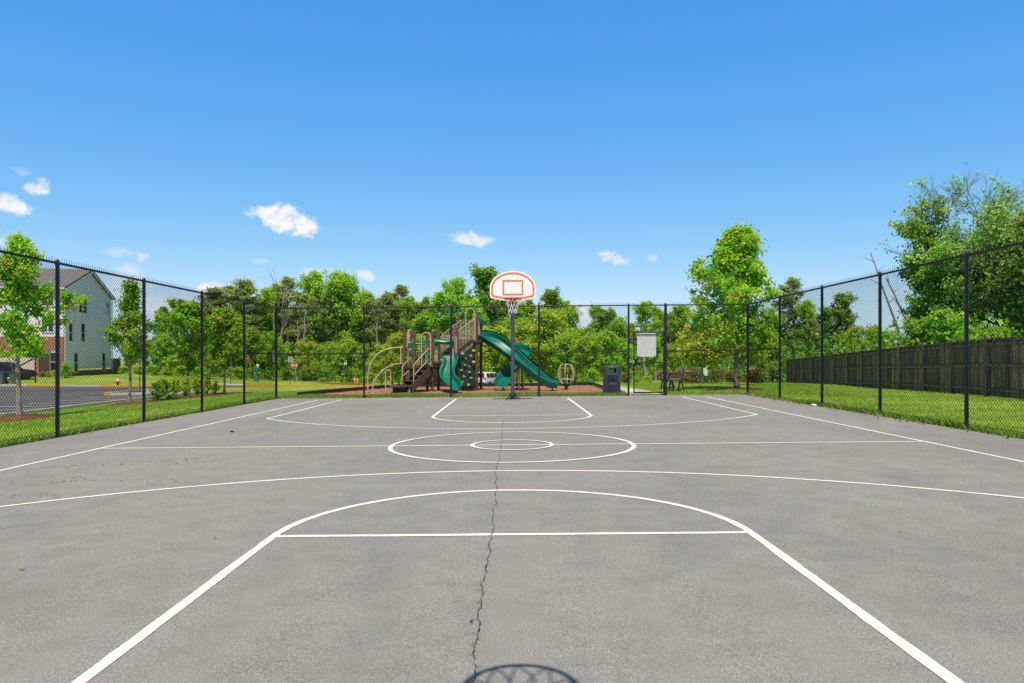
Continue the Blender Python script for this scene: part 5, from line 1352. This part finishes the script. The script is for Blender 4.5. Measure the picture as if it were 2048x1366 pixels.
# trees behind the wooden fence on the right
def hero(px, ty, d, label, seed, **k):
    loc, H = height(px, ty, d); return make_tree('oak_tree', label, 'tree', seed, 'oak', 'bark', loc, H=H, **k)
hero(1856, 425, 44, 'tall ivy clad tree with bare twigs nearest the leaning dead trunks', 91, ls=.17, cb=.12, Rm=2.3, nb=40, nl=14000, tr=.20, shape=lambda t: .95-.25*t, ang=(68,22), cl=.11, twigs=7, tmean=.56, gap=.45, smin=.5)
hero(1915, 495, 42, 'broad dark oak above the wooden fence before the nearest fence post', 92, ls=.17, cb=.16, Rm=2.9, nb=44, nl=20000, tr=.24, shape=ellshape(.6), ang=(74,22), cl=.11, twigs=7, tmean=.55, gap=.35, smin=.5)
hero(2010, 475, 40, 'dense dark oak reaching out of the picture on the right', 93, ls=.17, cb=.16, Rm=3.1, nb=46, nl=20000, tr=.26, shape=ellshape(.65), ang=(74,22), cl=.11, twigs=7, tmean=.55, gap=.4, smin=.5)
hero(2105, 430, 36, 'large oak at the picture edge overhanging the wooden fence', 94, ls=.2, cb=.16, Rm=3.0, nb=40, nl=12000, tr=.24, shape=ellshape(.65), ang=(74,22), cl=.18, twigs=5, tmean=.42, smin=.5)
for px, ty, d, w, v, lab in ((1835,640,38,1.2,0,'bright leafy tree just over the wooden fence left of the nearest post'),(1882,628,37,1.2,1,'bright leafy tree over the wooden fence at the nearest post'),(1940,655,35,1.0,0,'low bright tree over the wooden fence right of the nearest post'),(2000,660,34,1.0,1,'low dark tree over the wooden fence near the picture edge')):
    W_('young', v, px, ty, d, w, lab)
def bare_tree(label, loc, H, seed, lean=(0,0), r=.10, depth=5, name='dead_tree', spread=.5, mat='bark', start=.45, nb=3, leaves=0):
    rg = np.random.default_rng(seed); tips_ = []; t = thing(name, label, 'tree', loc); mb = MB()
    def rec(p, d, L, r_, k):
        pts = [p]; m = 4
        for i in range(m): d = d+rg.normal(size=3)*.13; d /= np.linalg.norm(d); pts.append(pts[-1]+d*L/m)
        mb.tube([Vector(q) for q in pts], [r_*(1-.45*i/m) for i in range(m+1)], 6 if k > 2 else 4, cap=False)
        if k <= 1: tips_.append(pts[-1]); tips_.append(pts[2])
        if k == 0: return
        for j in range(nb if k > 1 else nb+1):
            f = rg.uniform(start,1); q = np.array([np.interp(f*m, range(m+1), np.array(pts)[:,c]) for c in range(3)])
            e = d+rg.normal(size=3)*spread; e[2] += .12; e /= np.linalg.norm(e); rec(q, e, L*rg.uniform(.45,.68), r_*.52, k-1)
    d0 = np.array([lean[0],lean[1],1.0]); d0 /= np.linalg.norm(d0); rec(np.zeros(3), d0, H, r, depth)
    mb.build('trunk', M[mat], t, smooth=True, fixn=False)
    if leaves:
        a = np.array(tips_); zt = a[:,2].max(); cl_ = np.sin(a[:,0]*2.1)+np.sin(a[:,1]*1.7+a[:,2]*1.3); pr = np.clip(.92-a[:,2]/zt+.16*cl_, 0, 1)**1.2; idx = rg.choice(len(a), leaves, p=pr/pr.sum())
        pos = a[idx]+rg.normal(size=(leaves,3))*.22
        leaf_mesh('crown', pos, .17, .55+rg.normal(0,.14,leaves)+.1*cl_[idx], M['oak'], seed, .3, parent=t, outward=True)
    return t
def bt(px, ty, d, lab, seed, frac=.55, **k):
    loc, H = height(px, ty, d); return bare_tree(lab, loc, H*frac, seed, **k)
bt(1878, 372, 45, 'half bare tree with grey twig ends rising over the ivy clad tree', 5, .62, r=.13, nb=4, spread=.36, leaves=2400, name='half_bare_tree')
bt(1935, 372, 45, 'half bare branching tree rising above the broad dark oak', 6, .58, r=.14, nb=4, spread=.36, leaves=2600, name='half_bare_tree')
bt(2005, 355, 42, 'half bare tall tree with thick crooked limbs above the dense oak', 8, .46, r=.17, nb=4, depth=5, spread=.42, leaves=2400, name='half_bare_tree')
bt(2065, 340, 42, 'bare dead tree at the top of the picture edge', 9, .46, r=.17, nb=4, spread=.42)
def snag(px, by_, tx, ty, d, lab, seed, r):
    b0 = P(px, by_, d); e = P(tx, ty, d); t = thing('dead_tree', lab, 'tree', (b0.x, d, G(b0.x, d))); rg = np.random.default_rng(seed); mb = MB()
    a = Vector((b0.x, d, G(b0.x, d))); dirv = (e-b0); a = b0-dirv*((b0.z-a.z)/max(.1, dirv.z)); pts = [a.lerp(e, i/9)+Vector((rg.normal()*.05, rg.normal()*.05, 0)) for i in range(10)]
    pts[-1] = e; mb.tube(pts, [r*(1-.085*i) for i in range(10)], 8)
    for f, s in ((.62,1),(.74,-1),(.86,1),(.93,-1)):
        q = a.lerp(e, f); v = Vector((s*rg.uniform(.2,.8), rg.uniform(-.3,.3), rg.uniform(.3,.8))); mb.tube([q, q+v*.5, q+v], [r*.3,r*.2,.008], 5)
    mb.build('trunk', M['palebark'], t, world=True, smooth=True, fixn=False); return t
snag(1795, 655, 1741, 505, 50, 'thin leaning dead trunk, left of two against open sky', 1, .13)
snag(1826, 670, 1772, 556, 50, 'thicker leaning dead trunk, right of two against open sky', 2, .15)
snag(548, 740, 548, 600, 92, 'pale bare dead trunk with forked top at the fence corner', 3, .17)
x_, y_, z_ = on(548, 92); bare_tree('pale dead tree with spreading twigs above the fence corner post', (x_+.15, y_, z_), 7.6, 12, r=.14, depth=3, mat='palebark', spread=.6)
for px, ty, d, h_, lab in ((607,606,96,0,'long straight bare trunk of a pine left of the stop sign'),(752,640,96,0,'pale straight bare trunk left of the arch climber'),(593,640,94,0,'thin dead trunk behind the stop sign')):
    snag(px, 760, px+3, ty, d, lab, int(px), .17)
x_, y_, z_ = on(1292, 58); bare_tree('slender white stemmed forked tree seen through the gate', (x_, y_, z_), 3.0, 31, r=.075, depth=3, mat='palebark', spread=.35, start=.3, name='forked_tree')

# interior and undergrowth of the wood, one mass, shade painted into leaf tints
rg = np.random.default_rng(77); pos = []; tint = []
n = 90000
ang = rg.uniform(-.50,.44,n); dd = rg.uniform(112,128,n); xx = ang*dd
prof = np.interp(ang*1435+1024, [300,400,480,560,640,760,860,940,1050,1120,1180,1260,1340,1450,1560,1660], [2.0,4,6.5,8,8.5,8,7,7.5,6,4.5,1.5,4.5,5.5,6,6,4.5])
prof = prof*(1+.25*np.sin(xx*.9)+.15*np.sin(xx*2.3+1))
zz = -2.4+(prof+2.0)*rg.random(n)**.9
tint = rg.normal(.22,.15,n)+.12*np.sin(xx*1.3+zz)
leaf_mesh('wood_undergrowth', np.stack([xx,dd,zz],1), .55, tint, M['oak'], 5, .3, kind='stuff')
bpy.data.objects['wood_undergrowth']['label'] = 'undergrowth coloured dark as if in shade, filling the wood beyond the road'; bpy.data.objects['wood_undergrowth']['category'] = 'undergrowth'
n = 26000; xx = rg.uniform(-46,30,n); dd = rg.uniform(95,111,n); cl_ = np.sin(xx*.8+dd*.5)+np.sin(xx*1.9)
ok = rg.random(n) < np.clip(.55+.35*cl_,.08,1); xx, dd = xx[ok], dd[ok]; hh_ = .5+.9*np.clip(1+.5*cl_[ok],.2,2)
zz = GZ(xx, dd)+hh_*rg.random(len(xx))**1.2
leaf_mesh('low_undergrowth', np.stack([xx,dd,zz],1), .30, rg.normal(.45,.18,len(xx)), M['leaf'], 6, .4, kind='stuff')
n = 14000; dd = rg.uniform(24,56,n); xx = 10.8+.175*dd+rg.uniform(1.0,9,n); cl_ = np.sin(xx*1.1+dd*.6)+np.sin(dd*1.7)
zz = GZ(xx, dd)+(1.6+1.1*np.clip(cl_,-.5,2))*rg.random(n)
leaf_mesh('thicket', np.stack([xx,dd,zz],1), .22, rg.normal(.42,.18,n), M['leaf'], 8, .4, kind='stuff')
n = 22000; dd = rg.uniform(60,84,n); xx = rg.uniform(16,46,n)*dd/70; cl_ = np.sin(xx*.9+dd*.5)+np.sin(dd*1.3)
zz = GZ(xx, dd)+(2.2+1.4*np.clip(cl_,-.8,2))*rg.random(n)
leaf_mesh('far_thicket', np.stack([xx,dd,zz],1), .32, rg.normal(.36,.18,n), M['oak'], 9, .4, kind='stuff')

# grass blades near the fences
def blades(name, regions, seed):
    rg = np.random.default_rng(seed); P_ = []; Hh = []
    for (x0,x1,y0,y1,n,h) in regions:
        x = rg.uniform(x0,x1,n); y = rg.uniform(y0,y1,n); P_.append(np.stack([x,y],1)); Hh.append(h*rg.uniform(.5,1.4,n)*(1+.35*np.sin(x*1.7+y*.8)*np.sin(y*1.3)))
    p = np.concatenate(P_); h = np.concatenate(Hh)
    ok = ~in_asphalt(p[:,0], p[:,1]); p, h = p[ok], h[ok]; n = len(p); z = np.concatenate([GZ(p[i:i+4000,0], p[i:i+4000,1]) for i in range(0,n,4000)])
    a = rg.uniform(0,6.28,n); w = .006+.004*rg.random(n); ln = rg.normal(size=(n,2))*.45*h[:,None]
    v0 = np.stack([p[:,0]-np.cos(a)*w, p[:,1]-np.sin(a)*w, z],1); v1 = np.stack([p[:,0]+np.cos(a)*w, p[:,1]+np.sin(a)*w, z],1); v2 = np.stack([p[:,0]+ln[:,0], p[:,1]+ln[:,1], z+h],1)
    V = np.stack([v0,v1,v2],1).reshape(-1,3).astype(np.float32)
    me = bpy.data.meshes.new(name); me.vertices.add(3*n); me.loops.add(3*n); me.polygons.add(n)
    me.vertices.foreach_set('co', V.ravel()); me.loops.foreach_set('vertex_index', np.arange(3*n, dtype=np.int32))
    me.polygons.foreach_set('loop_start', np.arange(0,3*n,3, dtype=np.int32)); me.polygons.foreach_set('loop_total', np.full(n,3,dtype=np.int32)); me.update(calc_edges=True)
    at = me.attributes.new('tint','FLOAT','FACE'); t = .48+rg.normal(0,.2,n)+.16*np.sin(p[:,0]*.9+p[:,1]*.35)*np.sin(p[:,1]*.6); at.data.foreach_set('value', np.clip(t,0,1).astype(np.float32))
    me.materials.append(M['blade']); o = bpy.data.objects.new(name, me); col.objects.link(o); o['kind'] = 'stuff'; return o
blades('grass', [(-19.8,-8.0,9,46,150000,.065),(-8.14,-7.93,3,24.3,9000,.10),(8.0,17.5,9,50,140000,.06),(7.90,8.14,3,24.3,11000,.11),(-8,3.9,24.30,25.3,30000,.08),(5.25,12,24.36,40,40000,.065),(3.55,3.98,25,33,4000,.08),(-12,-7.4,24.4,36,30000,.06)], 3)

# dry leaf litter along the edges of the slab
rg = np.random.default_rng(15); n = 900
side = rg.integers(0,3,n); off = np.abs(rg.normal(0,.10,n)); along = rg.random(n)
lx_ = np.where(side == 0, -7.97+off, np.where(side == 1, 7.93-off*1.4, -7.9+15.8*along)); ly_ = np.where(side == 2, 24.30-off*.6, 4+20*along)
keep = rg.random(n) < np.where(side == 0, .35, .8); lx_, ly_ = lx_[keep], ly_[keep]
leaf_mesh('leaf_litter', np.stack([lx_, ly_, SL*lx_+.014],1), .05, rg.normal(.5,.25,len(lx_)), M['dead'], 12, 2.0, kind='stuff')
n = 45; lx_ = rg.uniform(-7.5,7.5,n); ly_ = rg.uniform(2.5,23.8,n)
leaf_mesh('stray_leaves', np.stack([lx_, ly_, SL*lx_+.010],1), .020, rg.normal(.4,.25,n), M['dead'], 13, 3.0, kind='stuff')
# ------------------------------------------------------------------ sky, sun, camera
w = bpy.data.worlds.new('World'); scene.world = w; w.use_nodes = True
nt = w.node_tree; nt.nodes.clear(); out = nt.nodes.new('ShaderNodeOutputWorld'); bg = nt.nodes.new('ShaderNodeBackground')
SUN_EL, SUN_AZ = R(63), 0.0
sky = nt.nodes.new('ShaderNodeTexSky'); sky.sky_type = 'NISHITA'; sky.sun_disc = False; sky.sun_elevation = SUN_EL; sky.sun_rotation = PI
sky.air_density = 1.0; sky.dust_density = .4; sky.ozone_density = 1.5; sky.altitude = 100
SKY_STR = .105
sp = nd(nt, 'SeparateColor'); nt.links.new(sky.outputs[0], sp.inputs[0]); cmb = nd(nt, 'CombineColor')
def mth0(op, a, b):
    n = nt.nodes.new('ShaderNodeMath'); n.operation = op
    nt.links.new(a, n.inputs[0]); n.inputs[1].default_value = b; return n.outputs[0]
for i_, (g_, a_) in enumerate(((1.395,1.40),(.757,1.06),(.278,1.08))):
    nt.links.new(mth0('MULTIPLY', mth0('POWER', mth0('MULTIPLY', sp.outputs[i_], SKY_STR), g_), a_/SKY_STR), cmb.inputs[i_])
lim = nt.nodes.new('ShaderNodeMath'); lim.operation = 'MINIMUM'
gl = cmb.inputs[1].links[0].from_socket; rl = cmb.inputs[0].links[0].from_socket
nt.links.new(rl, lim.inputs[0]); nt.links.new(mth0('MULTIPLY', gl, .70), lim.inputs[1]); nt.links.new(lim.outputs[0], cmb.inputs[0])
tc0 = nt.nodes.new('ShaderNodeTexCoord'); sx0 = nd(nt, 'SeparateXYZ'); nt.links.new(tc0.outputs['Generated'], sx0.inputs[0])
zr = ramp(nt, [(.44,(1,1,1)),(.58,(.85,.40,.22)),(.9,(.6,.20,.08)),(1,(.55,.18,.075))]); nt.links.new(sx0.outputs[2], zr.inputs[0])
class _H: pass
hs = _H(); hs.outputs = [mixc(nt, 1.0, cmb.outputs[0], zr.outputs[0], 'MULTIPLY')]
tc = nt.nodes.new('ShaderNodeTexCoord'); sx = nd(nt, 'SeparateXYZ'); nt.links.new(tc.outputs['Generated'], sx.inputs[0])
def mth(op, a, b=None, c=None, clamp=False):
    n = nt.nodes.new('ShaderNodeMath'); n.operation = op; n.use_clamp = clamp
    for i, v in enumerate((a, b, c)):
        if v is None: continue
        if isinstance(v, (int, float)): n.inputs[i].default_value = v
        else: nt.links.new(v, n.inputs[i])
    return n.outputs[0]
ysafe = mth('MAXIMUM', sx.outputs[1], .05); u = mth('DIVIDE', sx.outputs[0], ysafe); v = mth('DIVIDE', sx.outputs[2], ysafe)
n1 = nt.nodes.new('ShaderNodeTexNoise'); n1.inputs['Scale'].default_value = 30; n1.inputs['Detail'].default_value = 9; n1.inputs['Distortion'].default_value = .35; n1.inputs['Roughness'].default_value = .62
cb = nd(nt, 'CombineXYZ'); nt.links.new(u, cb.inputs[0]); nt.links.new(mth('MULTIPLY', v, 1.25), cb.inputs[1]); nt.links.new(cb.outputs[0], n1.inputs['Vector'])
n2 = nt.nodes.new('ShaderNodeTexNoise'); n2.inputs['Scale'].default_value = 75; n2.inputs['Detail'].default_value = 5; nt.links.new(cb.outputs[0], n2.inputs['Vector'])
nz = mth('ADD', mth('MULTIPLY', mth('SUBTRACT', n1.outputs['Fac'], .5), 2.3), mth('MULTIPLY', mth('SUBTRACT', n2.outputs['Fac'], .5), .5))
total = None
CL = [(562,436,62,30,1.0,.25),(605,448,40,20,1.0,.35),(528,424,40,18,.9,0),(560,450,55,16,.9,.1),(15,408,55,20,.95,.3),(78,379,34,17,.9,0),(38,342,26,10,.22,.2),(945,479,46,15,.75,.15),(925,470,20,8,.5,0),(1230,518,38,13,.8,.38),(1308,515,12,8,.3,0),(733,552,20,12,.65,.3),(655,550,60,16,.40,.1),(240,505,55,11,.28,.15),(284,514,18,9,.5,0),(525,524,26,9,.20,.1),(418,578,34,14,.85,0),(330,620,75,36,.62,0),(255,565,70,34,.40,0),(1165,630,60,34,.60,0),(1100,600,60,20,.2,0),(10,486,30,14,.55,0),(700,640,180,30,.3,0)]
for (px, py, a, b, st, tl) in CL:
    uu = mth('MULTIPLY', mth('SUBTRACT', u, (px-CX)/F), F/a); vv = mth('MULTIPLY', mth('ADD', mth('SUBTRACT', v, (HY-py)/F), mth('MULTIPLY', mth('SUBTRACT', u, (px-CX)/F), tl*.6)), F/(b*1.15))
    e = mth('SUBTRACT', 1.0, mth('SQRT', mth('ADD', mth('MULTIPLY', uu, uu), mth('MULTIPLY', vv, vv))))
    e = mth('ADD', e, mth('MULTIPLY', nz, .95)); sm = nd(nt, 'MapRange', i_From_Min=.03, i_From_Max=.75 if st < .7 else .62, i_To_Max=st); sm.interpolation_type = 'SMOOTHSTEP'; nt.links.new(e, sm.inputs['Value'])
    total = sm.outputs[0] if total is None else mth('MAXIMUM', total, sm.outputs[0])
front = mth('GREATER_THAN', sx.outputs[1], .06); total = mth('MULTIPLY', total, front)
n3 = nt.nodes.new('ShaderNodeTexNoise'); n3.inputs['Scale'].default_value = 30; n3.inputs['Detail'].default_value = 5
ofs = nd(nt, 'VectorMath', operation='ADD'); nt.links.new(cb.outputs[0], ofs.inputs[0]); ofs.inputs[1].default_value = (-.002,.010,0); nt.links.new(ofs.outputs[0], n3.inputs['Vector'])
dif = mth('ADD', .5, mth('MULTIPLY', mth('SUBTRACT', n1.outputs['Fac'], n3.outputs['Fac']), 1.6))
shade = ramp(nt, [(.22, (6.9,7.3,8.1)), (.5, (8.7,8.85,9.1)), (.70, (9.4,9.4,9.4))]); nt.links.new(dif, shade.inputs[0])
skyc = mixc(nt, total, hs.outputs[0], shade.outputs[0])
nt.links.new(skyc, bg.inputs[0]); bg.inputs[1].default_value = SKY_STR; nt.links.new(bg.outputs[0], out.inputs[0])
sl = bpy.data.lights.new('sun', 'SUN'); sl.energy = 5.0; sl.angle = R(.53); sl.color = (1.0,.90,.74)
so = bpy.data.objects.new('sun', sl); col.objects.link(so); so.rotation_euler = (R(90)-SUN_EL, 0, 0); so.location = (0,-20,40)
cam = bpy.data.cameras.new('camera'); co = bpy.data.objects.new('camera', cam); col.objects.link(co)
co.location = (0,0,EYE); co.rotation_euler = (R(90),0,0); cam.sensor_width = 36; cam.lens = F/2048*36; cam.shift_y = (HY-683)/2048; cam.clip_start = .05; cam.clip_end = 2000
scene.camera = co
scene.view_settings.view_transform = 'Standard'; scene.view_settings.look = 'None'; scene.view_settings.exposure = 0; scene.view_settings.gamma = 1
scene.render.engine = 'CYCLES'; scene.cycles.max_bounces = 6; scene.cycles.transparent_max_bounces = 8; scene.cycles.use_denoising = False
